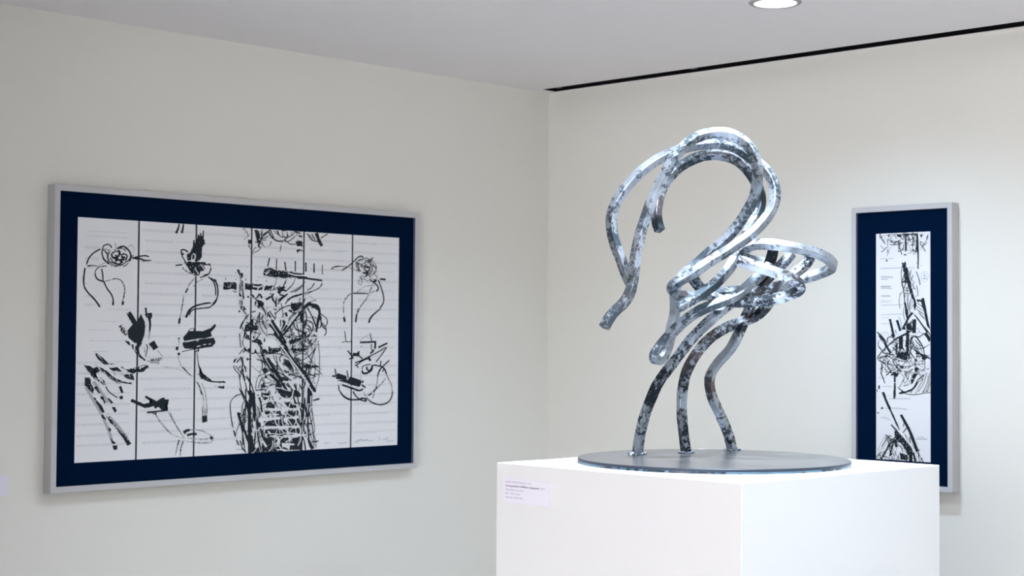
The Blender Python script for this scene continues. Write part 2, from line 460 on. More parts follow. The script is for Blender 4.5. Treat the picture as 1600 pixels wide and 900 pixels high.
STROKES_L = """
k 40 40 156 1299 127 1284 98 1263 76 1237 62 1200
k 44 52 52 1180 47 1141 44 1102 50 1064 76 1029 113 997 140 968 158 943
g 48 48 63 1189 99 1195 136 1193 165 1191 202 1198
k 28 28 151 1187 129 1173 122 1150 130 1121 152 1106 189 1099
k 44 44 122 1144 133 1118 160 1105 182 1101
g 36 36 189 1102 226 1111 264 1120 298 1115 321 1091 331 1058 326 1012 317 985
k 64 64 320 982 317 959
k 40 40 166 1178 174 1146 178 1106 186 1094 209 1055 235 1026 249 997 251 971
k 64 64 251 974 250 956
k 36 36 205 1268 186 1290 171 1296 168 1270 179 1244 198 1225 217 1209
k 40 40 172 1250 183 1234 210 1212
k 36 36 171 1296 178 1319 204 1330 227 1323 234 1309
k 20 20 179 1300 208 1298 227 1289
g 24 24 151 1197 187 1215 206 1225
k 48 48 276 1307 294 1318 321 1322 347 1307 367 1281 371 1258 360 1231
k 24 24 291 1314 313 1309 336 1293
g 40 40 260 1330 264 1317 272 1304
g 24 24 256 1343 262 1330
k 28 28 220 1285 209 1252 225 1219 262 1201 307 1209 345 1231
g 24 24 216 1298 205 1271 206 1238 221 1209 247 1195 277 1198 322 1210
k 48 48 246 1286 235 1266 247 1247 276 1254 291 1275
k 56 56 246 1253 269 1241 299 1236 322 1250 306 1262
k 48 48 232 1226 262 1214 292 1212 315 1230
k 40 40 299 1269 321 1276 344 1267 337 1244 314 1236
k 56 56 261 1267 277 1248 262 1227
k 32 32 253 1300 276 1287 298 1288
g 56 56 224 1246 247 1227
g 48 48 239 1276 261 1287
t 12 12 355 1324 381 1328 397 1309 390 1289 371 1288
t 12 12 344 1310 366 1334 389 1326
k 45 45 379 1251 428 1264 475 1271 502 1265
k 69 33 398 1254 436 1251 475 1241 518 1244
k 32 32 390 1251 429 1244
g 20 20 444 1235 475 1236
k 74 42 699 1423 715 1454 722 1483
k 74 42 743 1427 750 1456 755 1485
k 117 117 887 1415 898 1381 883 1345 868 1301
k 53 53 869 1423 868 1371 865 1292
k 43 43 907 1451 905 1407 898 1372
k 43 43 887 1433 884 1380 883 1328
k 48 48 836 1386 833 1352 832 1317
q 0 0 833 1352 851 1378 863 1414 869 1423 892 1407 919 1390 921 1369 894 1328 899 1293 884 1258 864 1248 832 1265 791 1254 781 1289 809 1307
w 37 37 827 1299 847 1291 841 1261
w 26 26 822 1290 817 1251
k 47 47 760 1288 740 1304 739 1317 765 1321 791 1308
k 37 37 740 1308 748 1279 771 1249
q 0 0 758 1270 781 1245 833 1246 895 1250 937 1238 957 1243 960 1233 916 1224 927 1198 896 1189 875 1158 834 1161 813 1177 792 1202 777 1224
w 27 27 885 1232 906 1215 922 1194
w 27 27 844 1204 865 1179 875 1166
k 42 42 698 1218 749 1225
g 42 42 751 1205 772 1189 824 1169 865 1153
k 43 43 958 1235 968 1209 953 1173 927 1159 886 1147
g 43 43 896 1154 948 1173
w 37 37 968 1222 927 1185 881 1158
g 37 37 839 1139 804 1099 779 1055
k 53 53 794 1077 777 1046
g 37 37 764 1029 757 985 747 933 736 882
k 63 63 736 882 730 847
g 27 27 907 1137 866 1118 840 1091
k 43 43 948 1154 991 1122 1007 1078 1008 1034
k 43 43 969 1147 1007 1122 1025 1074 1019 1017 982 973
k 48 48 1001 1140 1023 1096
k 48 74 972 985 920 980 847 961 807 934 782 887
k 42 42 962 955 899 949 837 939 817 926 807 904
k 43 43 1019 1013 1003 986 962 955
p 0 0 392 842 354 801 361 757 406 724 432 724 458 729 476 774 482 824 478 857 448 907 430 868 417 857
k 152 152 359 914 385 878 411 840
w 20 20 353 911 359 905
g 151 151 303 833 323 806 348 773
q 0 0 339 745 362 735 375 710 362 713 346 729
q 0 0 381 713 400 718 404 679 388 690
q 0 0 413 702 432 724 445 729 458 724 433 679 417 674
k 54 54 483 946 487 919 494 885
q 0 0 477 907 526 914 529 886 513 863 494 885
k 85 41 507 891 517 847 514 796
g 27 27 514 796 509 746
k 187 187 528 730 562 688
g 17 17 572 679 595 657 615 634 608 618
g 48 48 524 621 563 623 602 629
g 27 27 524 612 556 615 615 620
t 68 68 524 601 589 607
t 48 48 498 613 589 595
k 27 27 490 718 500 696 488 640
g 34 34 477 690 485 646
k 47 47 432 690 439 657 459 635 485 615
k 27 27 407 679 433 646 472 624
g 20 20 458 718 445 707
q 0 0 129 658 145 663 170 642 226 598 282 593 220 590 189 595 151 625
w 17 17 145 652 164 636 173 628
q 0 0 54 591 85 588 116 571 140 582 171 555 147 544 122 533 147 501 166 484 148 490 110 523 79 555
q 0 0 127 593 165 566 208 532 246 510 296 488 360 476 404 475 334 487 258 516 196 560
q 0 0 226 573 289 575 333 542 308 545 258 551
q 0 0 307 581 358 558 409 569 453 585 422 558 505 585 511 576 473 546 409 536 359 542
q 0 0 308 529 397 530 407 492 365 503 327 526
w 47 47 333 559 358 545
k 20 20 453 580 492 588
p 0 0 492 585 511 585 480 549 448 544 435 552
g 33 33 146 560 196 543 234 510 284 482
p 0 0 62 513 92 512 96 475 62 475
g 40 40 166 511 184 500 197 475
g 27 27 264 548 271 526
q 0 0 66 514 96 513 106 478 123 443 124 411 97 437 64 467
q 0 0 124 396 158 366 185 330 205 300 195 295 158 331 144 361
q 0 0 126 457 146 457 173 418 157 416
q 0 0 170 395 190 401 214 359 198 356
q 0 0 214 397 258 367 268 352 241 352
q 0 0 248 335 275 331 289 304 272 299
q 0 0 182 289 195 286 213 253 189 266
k 22 22 212 277 253 234 287 198 329 155 364 106
g 36 36 232 270 267 234 301 191 342 155 370 124
k 123 138 363 118 379 94
k 79 108 301 186 343 143 370 106
k 65 65 239 273 236 253 260 228
q 0 0 233 212 250 193 244 179 230 188
q 0 0 234 156 282 110 282 104 255 108
p 0 0 259 94 294 94 293 68 269 66
k 29 29 209 459 220 435 250 411 291 387
k 108 108 305 386 328 389
k 79 79 307 457 317 433 325 416
k 32 32 235 511 262 499 323 481 392 471
g 22 22 249 505 283 481 317 469
p 0 0 337 510 405 509 402 494 378 498
g 36 36 129 513 169 489 196 465
g 29 29 175 512 195 488 202 468
t 89 89 122 490 190 406 231 359
t 79 79 70 455 124 373 179 289 234 182 255 128
t 72 72 246 264 301 209 370 130
k 95 109 387 370 435 351 498 325
p 0 0 764 764 791 788 808 802 854 803 899 803 908 801 974 823 1003 850 1013 845 1009 828 974 794 984 770 929 755 889 755 775 738 764 749
p 0 0 758 726 775 735 883 750 998 760 1011 736 1008 721 987 707 890 692 844 688 776 690 762 707
k 26 26 754 669 810 680 890 692 993 706
w 26 26 775 731 832 741 883 750
w 15 15 935 755 975 761
w 29 29 867 702 895 708
w 26 26 915 714 938 717
w 24 24 958 717 976 721
w 23 23 866 736 880 744
k 23 23 794 788 814 814 831 822 845 814 842 802
k 81 81 720 702 717 680
k 70 70 731 664 734 647
k 52 52 730 759 733 749
g 23 23 727 745 736 730 725 711
g 23 23 726 640 738 607 755 573 789 545 835 511
k 29 29 761 573 789 549 818 520
k 35 35 861 668 884 688 878 668
k 23 23 870 664 875 625 885 582 903 543
q 0 0 880 587 891 577 915 538 950 509 985 485 1008 475 1090 476 1096 466 1008 470 962 485 927 495 892 510 872 527 915 514 898 539
k 41 41 1008 475 1093 470
t 12 12 627 570 694 564 767 545 847 510
t 12 12 610 579 666 572
p 0 0 492 397 528 380 573 359 606 378 629 382 632 369 662 368 659 343 639 338 656 321 656 298 640 299 607 305 587 323 561 312 551 329 509 319 477 331 438 354 435 360 477 342 502 350 515 347 541 346 534 357 486 383
k 55 55 503 290 555 293 607 297 653 301
g 48 48 542 285 571 276
k 75 75 558 287 568 276
g 17 17 568 278 595 239 635 198 675 157 742 127 782 120
g 14 14 558 279 582 245 628 193 688 146
g 21 21 653 296 687 247 714 207 755 154 782 120
g 17 17 673 287 700 235 734 183
k 90 90 775 154 801 167 821 169
k 28 28 815 169 862 168
k 76 76 802 136 835 143 876 141
g 21 21 782 142 808 164 862 170 917 160 972 135 1000 111 993 88 945 79 877 85 816 96
g 28 28 809 118 877 110 945 107 986 117
g 21 21 802 96 877 90 959 84
k 98 98 986 123 996 103
g 34 34 742 110 729 65 717 15
k 41 41 742 107 732 76
g 41 41 769 103 756 53 752 2
k 28 28 774 102 763 69
g 17 17 871 475 899 429 920 388 925 314
k 35 35 871 475 892 446 910 394
g 21 21 909 469 933 417 945 354 952 308
p 0 0 914 257 953 262 955 219 917 212
g 42 42 920 314 919 257
g 35 35 935 302 939 251
g 28 28 950 319 953 256
k 35 35 905 503 953 482 1008 473
q 0 0 1002 450 1050 443 1082 452 1082 428 1050 435
k 32 32 898 500 1008 474 1081 475
k 89 89 1321 1478 1333 1439 1346 1393
k 81 81 1337 1473 1350 1420
k 57 57 1346 1387 1351 1361
k 49 49 1378 1441 1362 1408 1346 1374
g 57 57 1373 1481 1370 1434
g 24 24 1361 1474 1354 1434
k 57 57 1419 1470 1382 1442
k 49 49 1423 1477 1452 1439 1494 1414 1544 1413 1577 1418
k 37 37 1435 1484 1456 1459 1469 1433
k 29 29 1493 1481 1518 1448 1569 1441 1619 1454 1652 1482
k 24 24 1468 1479 1502 1454
k 33 33 1577 1414 1611 1396 1653 1398
k 25 25 1543 1483 1548 1437
k 25 25 1581 1479 1585 1435
k 25 25 1619 1481 1623 1454
k 33 33 1518 1448 1501 1481
k 29 29 1653 1455 1619 1427 1586 1411
g 90 90 1535 1412 1577 1414
q 0 0 1657 1415 1713 1421 1713 1384 1662 1388
q 0 0 1662 1361 1718 1363 1714 1343 1697 1352 1667 1342
g 83 83 1670 1456 1712 1451
k 41 41 1652 1482 1695 1471
g 33 33 1669 1490 1661 1456
g 56 56 1216 1479 1232 1480 1240 1454
g 32 32 1248 1468 1261 1436
g 24 24 1229 1411 1273 1443
k 105 105 1273 1410 1272 1383
g 64 64 1265 1383 1274 1357
k 32 32 1278 1354 1282 1348
k 41 41 1438 1296 1422 1237
k 37 37 1496 1293 1495 1213
k 45 45 1564 1275 1576 1213
k 41 41 1655 1283 1654 1212
q 0 0 1389 1216 1447 1231 1488 1216 1589 1210 1673 1206 1724 1201 1725 1174 1657 1171 1589 1166 1506 1170 1439 1171 1390 1176
w 28 28 1439 1218 1423 1191 1398 1196
w 37 37 1589 1200 1656 1188 1733 1187
w 20 20 1422 1211 1406 1170
k 91 91 1673 1172 1725 1172 1757 1171
k 80 80 1180 1209 1196 1183 1212 1164
k 104 104 1212 1187 1208 1157
g 56 56 1200 1190 1205 1138 1214 1072
g 48 48 1217 1138 1222 1072 1230 1014
g 40 40 1197 1111 1202 1046
k 56 56 1194 1045 1210 1033
g 56 56 1214 1020 1215 974 1207 948
g 40 40 1195 1006 1231 954 1247 945
q 0 0 1074 1121 1169 1122 1172 1078 1063 1075
w 16 16 1118 1109 1126 1096 1110 1089
k 32 32 1082 1150 1086 1140
k 24 24 1164 1189 1167 1182
k 24 24 1165 1149 1168 1142
g 48 48 1142 1067 1170 1061
q 0 0 1241 1120 1342 1120 1424 1108 1473 1102 1482 1079 1424 1076 1342 1079 1294 1081 1246 1080
w 40 40 1302 1101 1358 1099 1383 1110
w 32 32 1342 1082 1350 1096
w 65 65 1415 1131 1391 1097 1384 1050
w 49 49 1469 1105 1457 1078
k 20 20 1415 1150 1407 1117
k 20 20 1497 1166 1490 1126 1469 1099
k 29 29 1581 1156 1565 1122 1523 1080
k 21 21 1657 1165 1632 1123 1590 1089
k 21 21 1742 1147 1700 1112 1641 1083 1607 1069
q 0 0 1474 1086 1540 1094 1590 1082 1540 1074 1524 1053 1507 1080
k 74 74 1507 1066 1540 1081 1565 1108
k 57 57 1524 1053 1574 1041
k 37 37 1591 1058 1541 1020 1508 986
k 57 57 1409 1017 1458 1038 1474 1059
g 48 48 1286 1035 1319 1022 1335 1016
k 40 40 1302 1048 1319 1022
k 36 36 1335 1022 1359 1049 1376 1023
k 40 40 1319 989 1343 1016
q 0 0 1339 1009 1376 1010 1401 977 1368 983 1360 963 1344 976
k 40 40 1376 977 1401 948
k 37 37 1457 1052 1474 1019 1500 973
k 37 37 1499 1033 1496 973
k 74 25 1591 1015 1641 1043 1718 1061
k 37 37 1575 991 1591 1015
k 33 33 1625 1002 1642 982 1626 955
q 0 0 1642 996 1718 1004 1719 970 1659 962
k 48 48 1258 1033 1274 1028
k 24 24 1333 1141 1338 1138
k 24 24 1244 1152 1249 1139
k 115 115 1832 1484 1857 1430 1883 1396
k 38 38 1753 1476 1793 1435 1842 1425
k 38 38 1792 1474 1822 1436
g 77 77 1867 1407 1887 1416
k 34 34 1932 1481 1872 1450
k 24 24 1772 1465 1802 1443
k 48 48 1815 1272 1817 1209
k 29 29 1889 1267 1888 1212
k 57 57 1890 1208 1893 1202
k 57 57 1744 1277 1746 1215
k 66 66 1649 1177 1727 1171 1806 1164 1886 1158
k 24 24 1796 1162 1891 1153
k 24 24 1728 1136 1709 1105 1651 1072
k 29 29 1821 1139 1797 1107 1758 1087
k 28 28 1886 1141 1866 1109 1807 1084 1748 1071 1690 1050 1651 1041
k 43 43 1965 1239 1995 1256 2046 1263
g 34 34 2046 1263 2107 1259 2180 1241 2211 1235
k 44 44 2066 1237 2117 1263 2169 1301 2210 1333 2241 1340 2257 1324
g 19 19 1975 1238 2067 1234
g 59 59 2211 1235 2190 1270 2200 1302 2241 1320
g 78 78 2227 1231 2205 1262 2210 1295
g 39 39 2241 1312 2293 1326 2346 1308 2373 1277 2374 1244 2348 1219
g 59 59 2294 1314 2336 1299 2352 1268
g 49 49 2252 1288 2294 1302 2326 1283 2337 1243 2305 1210
g 59 59 2252 1248 2294 1266 2316 1242 2284 1217 2242 1224
k 49 49 2263 1256 2284 1233 2305 1242
k 44 44 2253 1224 2295 1229
k 39 39 2274 1200 2295 1217
g 30 30 2316 1202 2358 1219 2380 1196
k 49 49 2311 1178 2348 1162 2386 1139 2397 1115 2376 1095
k 69 69 2348 1158 2380 1176
k 45 45 2396 1180 2423 1124 2445 1068 2446 1019 2414 978
k 39 74 2420 974 2362 937 2325 904 2312 873
k 69 69 2412 1185 2465 1182
g 44 44 2348 1154 2328 1113 2307 1073 2276 1024
g 39 39 2276 1032 2225 975 2199 934
k 63 63 2219 970 2199 926 2191 878
g 34 34 2307 1077 2234 1083 2151 1077 2105 1044 2080 1004 2080 948 2089 901
k 44 44 2120 1060 2090 1028
k 49 49 2161 1077 2297 1079
k 77 77 2084 909 2092 877
g 20 20 2192 1082 2275 1128 2380 1139
k 20 20 2360 1098 2339 1086 2307 1081
k 66 66 1682 918 1721 950 1759 982 1808 990 1848 976
k 105 105 1789 990 1843 983 1868 953
k 72 72 1848 976 1869 929 1855 866 1845 823
k 38 38 1759 974 1800 912 1840 835
k 29 29 1879 925 1919 906 1939 875 1920 836
k 38 38 1745 943 1755 896 1732 834
k 48 48 1879 914 1885 859 1920 824
t 19 19 1768 1052 1808 1037 1838 1014
k 19 19 1749 982 1798 1014 1838 1022
g 57 57 1209 1131 1214 1105 1225 1063 1228 1021
g 46 46 1196 1122 1201 1088 1197 1046
k 51 51 1194 1050 1213 1034
k 41 41 1197 1008 1213 983
g 31 31 1193 991 1208 962 1245 920
k 56 56 1196 941 1199 928
k 31 31 1213 979 1250 946
k 31 31 1214 954 1255 916
k 67 67 1259 1035 1269 1031
k 57 57 1300 1048 1311 1027 1332 1019
k 36 36 1332 1019 1357 1054 1374 1025
k 62 62 1363 1050 1379 1025
k 36 36 1322 977 1332 998
q 0 0 1353 1003 1395 995 1385 969 1406 940 1396 940 1369 973 1354 956 1338 977 1364 982
k 47 47 1362 931 1360 897
k 36 36 1386 905 1388 897
k 36 36 1396 957 1412 914
q 0 0 1427 936 1438 936 1460 894 1439 898 1433 906 1420 897
k 42 42 1423 880 1434 878
k 26 26 1416 1015 1458 1039
k 73 73 1416 1017 1447 1035
k 68 68 1447 1060 1450 1054
q 0 0 1404 1102 1467 1112 1489 1100 1457 1076 1410 1079
k 94 94 1460 881 1492 838 1525 796 1547 757
k 68 68 1439 855 1482 813 1515 770
w 21 21 1449 872 1487 821 1520 783
k 36 36 1271 917 1251 882
k 41 41 1230 870 1213 844 1205 819
k 26 26 1240 878 1215 840
q 0 0 1246 849 1282 862 1287 879 1308 883 1303 845 1340 841 1345 811 1304 803 1241 806
k 36 16 1298 803 1335 794 1377 786
t 13 13 1201 789 1231 798
t 10 10 1365 854 1418 872
t 10 10 1345 799 1408 799 1472 778
k 37 37 1430 782 1467 785
k 31 31 1483 787 1526 757
k 36 36 1297 930 1328 939
k 31 31 1237 773 1253 754
k 36 36 1257 781 1268 754
k 26 26 1309 773 1315 754
k 79 79 1523 955 1531 953
k 37 37 1475 954 1502 950
k 26 26 1550 899 1561 925
k 31 31 1535 882 1535 839
k 68 68 1577 934 1588 908
k 63 63 1572 874 1546 813
k 53 53 1594 848 1557 805
k 37 37 1521 1114 1532 1088 1516 1058
k 47 47 1559 1080 1586 1081
k 37 37 1522 1049 1554 1050
k 31 31 1468 1048 1463 1018 1485 997 1496 967
k 31 31 1500 1032 1490 997
k 26 26 1517 998 1543 1028 1594 1060
k 26 26 1569 1141 1558 1115 1542 1093
k 68 68 1548 1102 1521 1062
k 24 24 1647 1144 1628 1117 1586 1081
k 19 19 1721 1128 1678 1092 1624 1069
k 21 21 1815 1135 1793 1104 1760 1086
k 24 24 1890 1133 1860 1106 1794 1078 1739 1055
q 0 0 1489 1100 1521 1105 1558 1098 1521 1084
k 53 53 1564 1081 1580 1077
k 53 53 1591 1058 1543 1033 1511 1010
k 18 69 1571 986 1597 1017 1635 1039 1673 1053
k 16 16 1673 1053 1716 1067
k 32 32 1706 1032 1690 1019 1701 1001
k 37 37 1744 1033 1728 1002
q 0 0 1625 996 1668 994 1658 975 1717 989 1718 963 1669 953 1642 927 1598 947 1636 957 1630 978
w 24 24 1609 969 1631 948 1642 935
k 42 42 1605 874 1653 918 1718 971
k 69 69 1557 783 1616 840 1669 897 1723 954
k 69 69 1723 963 1761 994 1795 999
k 48 48 1773 981 1806 995 1839 987 1862 965
k 80 80 1795 977 1828 973 1851 956
k 91 91 1862 956 1868 930 1857 895
k 64 64 1854 895 1847 851 1842 802
k 24 24 1759 963 1790 929 1818 890 1841 842
k 21 21 1807 909 1829 903 1852 886
k 27 27 1873 930 1907 913 1936 887 1931 860
k 38 38 1868 899 1885 869 1875 833
k 32 32 1885 869 1920 843
k 32 32 1922 834 1928 803 1915 781
k 32 32 1751 928 1757 885 1742 832
k 16 16 1761 1003 1794 1012 1828 1022
q 0 0 1696 927 1724 937 1724 876 1708 867
w 21 21 1541 804 1589 861 1669 927 1712 980
k 74 74 1541 800 1589 848
k 68 68 1556 882 1573 839
k 79 79 1492 843 1525 804 1558 757
k 68 68 1514 813 1552 779 1542 755
g 26 26 1632 866 1670 875 1676 840
g 21 21 1670 858 1697 862 1714 841 1698 814 1676 823
k 26 26 1648 840 1671 814
k 32 32 1600 805 1643 823
k 26 26 1606 757 1655 797
q 0 0 1649 779 1671 784 1671 756 1650 755
k 32 32 1764 824 1786 802 1775 776 1753 771
k 27 27 1747 802 1753 771
k 32 32 1752 854 1786 833 1797 806
k 43 43 1798 776 1809 771
k 48 48 1831 776 1845 774
k 21 21 1763 872 1794 868
g 26 26 1568 787 1601 779 1633 762
k 79 79 1577 930 1588 908
k 32 32 1550 899 1561 925
k 31 31 1537 882 1535 843
k 48 48 1718 919 1708 875 1736 867
g 57 57 1237 775 1261 756 1278 752
k 40 40 1255 775 1266 747
k 46 46 1272 780 1278 747
k 40 40 1312 771 1318 757
q 0 0 1298 742 1330 752 1365 752 1394 719 1365 712 1330 724
k 46 46 1405 757 1401 733
k 29 29 1426 781 1458 786 1481 776
k 99 99 1481 795 1523 758 1571 715 1602 676
k 76 76 1529 796 1559 758 1583 724
w 35 35 1476 767 1530 715 1596 652
k 35 35 1494 757 1542 700 1572 657
k 29 29 1250 695 1227 681 1199 653
k 40 40 1250 686 1233 663
k 63 63 1273 691 1282 672
q 0 0 1291 662 1319 667 1331 686 1348 662 1377 667 1400 691 1436 672 1435 705 1459 695 1542 691 1536 672 1483 657 1424 657 1296 655
k 51 51 1168 621 1157 597
k 40 40 1180 597 1211 630
k 28 28 1182 630 1166 607
k 29 29 1231 634 1225 620 1234 597
k 46 46 1262 630 1266 611
k 40 40 1268 620 1297 620
k 28 28 1155 579 1167 551 1201 523
k 26 26 1175 576 1195 551 1230 518 1270 489
k 34 34 1198 560 1212 576
k 40 40 1240 578 1258 536
k 28 28 1201 523 1207 485
k 23 23 1212 546 1230 513 1248 466
k 23 23 1207 476 1220 424 1237 382
k 29 29 1253 466 1265 419 1283 381
k 40 40 1264 512 1282 470
k 34 34 1282 494 1311 427 1329 380
k 14 14 1298 578 1338 549 1380 521
k 20 20 1365 516 1345 483 1337 446 1338 408
k 26 26 1391 502 1369 469 1358 427
k 35 35 1340 413 1381 417 1416 416
k 69 69 1383 653 1425 591 1473 529
k 145 145 1425 624 1485 548 1545 471
k 99 99 1533 490 1581 423 1606 384
k 99 99 1450 520 1521 462 1558 385
w 23 23 1401 639 1461 558
w 17 17 1479 529 1521 481
q 0 0 1385 554 1408 568 1437 558 1426 530 1397 525
k 46 46 1402 605 1414 572
k 58 58 1415 511 1418 492
g 40 40 1380 483 1409 473
k 40 40 1404 445 1427 435
k 46 46 1383 454 1387 421
k 58 58 1401 464 1404 426
k 35 35 1451 444 1498 453
k 26 26 1477 648 1496 605 1538 557 1568 514
k 35 35 1560 652 1531 629 1537 600
k 29 29 1549 586 1591 600
k 41 41 1561 581 1597 590
q 0 0 1498 462 1545 442 1534 385 1498 434
q 0 0 1539 500 1605 489 1605 465 1545 476
q 0 0 1393 388 1440 397 1440 369 1393 370
k 28 28 1169 379 1192 387 1220 389
k 77 77 1566 700 1633 628 1700 560 1756 507 1837 399
k 41 41 1530 705 1615 624 1688 536
k 101 101 1706 556 1756 507 1799 448 1837 399
w 41 41 1572 676 1633 609 1707 527 1769 448 1825 380
w 18 18 1676 565 1750 487
q 0 0 1601 734 1637 753 1716 763 1716 739 1674 734 1625 720
w 35 35 1631 772 1613 748
w 23 23 1667 782 1643 753
w 12 12 1602 696 1674 734 1783 768
w 12 12 1650 710 1734 754 1820 764
q 0 0 1614 691 1698 693 1772 691 1723 671 1674 676 1644 657 1632 676
k 24 24 1644 657 1735 676 1778 705
g 41 41 1663 633 1700 604
k 35 35 1687 628 1705 613
k 53 53 1783 734 1805 749
k 41 41 1771 720 1789 739
t 18 18 1832 754 1808 710 1797 652 1785 594
t 15 15 1832 754 1784 681 1736 628
t 15 15 1839 754 1858 701 1871 642 1869 579
t 15 15 1839 754 1821 671 1797 603
t 15 15 1832 759 1746 739 1650 691
t 15 15 1832 749 1828 652 1835 579
k 18 18 1857 749 1864 701 1871 637 1872 554 1867 486 1840 418
k 21 21 1838 579 1832 525 1818 472 1787 429
k 24 24 1810 579 1792 526 1781 458
k 30 30 1761 570 1749 531
q 0 0 1718 572 1755 575 1798 577 1860 569 1860 564 1810 560 1792 545 1767 555 1725 555
k 48 48 1816 574 1866 566
k 42 42 1823 516 1867 513
k 24 24 1767 599 1797 601 1810 584
g 42 42 1824 457 1836 450
k 178 178 1800 438 1788 400 1794 366
k 59 59 1820 788 1823 773
k 41 41 1740 788 1746 763 1765 759 1770 788
k 54 54 1832 778 1844 774
q 0 0 1561 624 1615 609 1646 566 1652 527 1616 556 1567 585
w 35 35 1573 576 1616 537
k 41 41 1567 571 1609 576 1622 547 1586 528 1568 547
k 29 29 1496 605 1532 562 1568 509 1605 451 1678 373
k 76 76 1496 548 1533 490 1581 423 1618 374
w 47 47 1557 466 1617 465 1708 459
g 70 70 1604 508 1640 518 1677 498 1641 484
g 41 41 1676 527 1713 517 1701 483
k 41 41 1587 451 1617 427
k 47 47 1653 450 1672 416
q 0 0 1516 424 1570 413 1582 375 1535 371
g 59 59 1725 497 1750 463 1732 420
q 0 0 1618 403 1678 411 1715 382 1715 363 1630 365
k 35 35 1702 449 1720 411
k 36 36 1913 779 1925 794
k 26 38 1217 389 1182 382 1148 359 1134 331 1135 284 1144 227 1157 174
k 46 46 1163 155 1178 112
k 41 41 1184 93 1207 56
t 17 17 1181 60 1216 87
k 35 35 1216 87 1231 38
t 14 14 1128 185 1173 209
t 23 23 1182 29 1257 25
k 26 26 1244 343 1230 319 1225 272
k 87 87 1199 263 1220 205 1250 147 1286 69 1304 2
k 64 64 1190 268 1219 260
k 23 23 1219 248 1260 257
k 26 26 1231 215 1266 237
k 26 26 1197 182 1220 196
k 26 26 1243 190 1266 223
k 23 23 1261 137 1285 156
k 41 41 1220 415 1252 362 1276 328
k 105 105 1264 338 1286 261 1288 146 1293 2
k 117 117 1287 414 1305 356 1288 294
k 117 117 1316 399 1323 317 1337 211
k 29 29 1302 184 1317 171
k 88 88 1330 269 1355 172 1368 76 1381 3
k 47 47 1338 144 1333 77 1322 6
w 15 15 1342 245 1337 163 1356 76 1381 3
w 12 12 1361 172 1368 105 1393 7
k 41 41 1315 83 1333 87
k 71 71 1366 201 1391 123 1440 34
k 59 59 1352 384 1376 340 1389 267
w 59 59 1340 369 1370 374
w 23 23 1341 345 1347 288
w 21 21 1359 340 1365 287
q 0 0 1381 398 1435 392 1436 353 1412 344 1388 364
k 24 24 1441 411 1448 362
w 30 30 1459 396 1496 352 1554 263
q 0 0 1424 324 1460 333 1497 303 1485 289 1425 295
q 0 0 1508 337 1553 321 1554 282 1521 293
q 0 0 1413 271 1461 275 1509 240 1413 243
q 0 0 1480 207 1555 219 1555 170 1492 172 1414 175 1402 204
q 0 0 1415 151 1556 146 1556 107 1463 110 1415 122
q 0 0 1404 98 1475 100 1536 69 1557 58 1558 -5 1381 3
k 89 89 1439 121 1464 72 1500 32
w 77 77 1360 224 1438 220 1540 224
w 53 53 1391 161 1474 161 1555 163
w 41 41 1395 285 1554 280
w 30 30 1436 343 1520 341
w 29 29 1401 267 1438 227
w 30 30 1455 275 1509 240
w 47 47 1439 140 1463 120
w 65 65 1395 79 1428 35
w 36 36 1493 100 1524 94 1536 49 1500 32
w 30 30 1520 327 1533 292
w 23 23 1328 5 1345 29
k 88 88 1303 117 1309 78 1322 6
q 0 0 1322 34 1557 19 1558 -5 1322 1
k 41 41 1228 39 1263 8
q 0 0 1532 409 1599 408 1648 392 1631 358 1582 350 1545 370
w 30 30 1472 391 1509 346 1552 287 1596 223 1639 172
w 36 36 1527 380 1563 355 1600 352 1637 363 1648 407
k 60 60 1654 407 1704 367
k 48 48 1649 368 1674 313
q 0 0 1570 331 1619 334 1650 309 1681 303 1656 284 1607 286
q 0 0 1474 275 1534 273 1565 238 1510 235 1474 246
q 0 0 1583 267 1693 269 1694 234 1595 232
q 0 0 1475 217 1565 219 1584 174 1475 173
q 0 0 1596 213 1700 214 1701 170 1627 168
q 0 0 1475 149 1591 150 1597 105 1476 105
q 0 0 1615 149 1707 150 1708 111 1622 109
q 0 0 1549 93 1604 91 1616 56 1555 53
q 0 0 1628 90 1721 91 1722 2 1617 7 1629 55
w 42 42 1590 223 1694 224
w 48 48 1475 158 1566 165 1615 163 1701 163
w 48 48 1585 99 1696 102 1764 102
w 42 42 1474 279 1595 281 1687 284
w 24 24 1625 329 1595 252 1577 233
w 24 24 1675 274 1670 196 1652 162
w 24 24 1570 326 1607 291 1687 279
w 24 24 1509 322 1528 293
w 24 24 1663 240 1688 171
w 24 24 1603 164 1609 115 1622 56 1617 7
w 24 24 1628 85 1641 65
w 59 59 1512 94 1531 69 1513 46
w 54 54 1555 49 1659 42
w 24 24 1670 152 1677 112
w 35 35 1474 265 1510 240
k 30 30 1540 98 1549 59 1532 21
q 0 0 1477 23 1598 27 1623 2 1478 4
w 30 30 1513 14 1599 8
q 0 0 1714 317 1739 317 1746 248 1731 199 1716 229
k 120 120 1719 189 1714 111 1709 62 1678 14
k 42 42 1744 208 1741 149 1758 89
k 30 30 1757 129 1764 89
w 12 12 1719 170 1720 111 1690 33
w 12 12 1732 169 1729 120
k 90 90 1720 111 1724 61
k 103 103 1782 385 1780 316
k 30 30 1810 379 1805 315 1811 300
k 55 55 1817 335 1874 346
k 30 30 1780 291 1811 305
k 18 18 1812 285 1781 237 1769 178
k 18 18 1805 290 1818 240 1813 191
k 48 48 1782 177 1812 179
k 18 18 1793 256 1775 207 1769 168
t 12 12 1776 153 1820 117
k 27 27 1783 98 1839 123
k 78 133 1780 84 1796 43 1822 3
w 15 15 1789 78 1821 28
g 67 67 1808 53 1871 55
k 21 21 1833 96 1846 56 1847 12
k 48 48 1733 90 1746 60 1759 1
k 24 24 1768 277 1762 242
k 54 54 1813 404 1842 394
p 0 0 2030 521 2112 499 2117 467 2017 481 2019 498
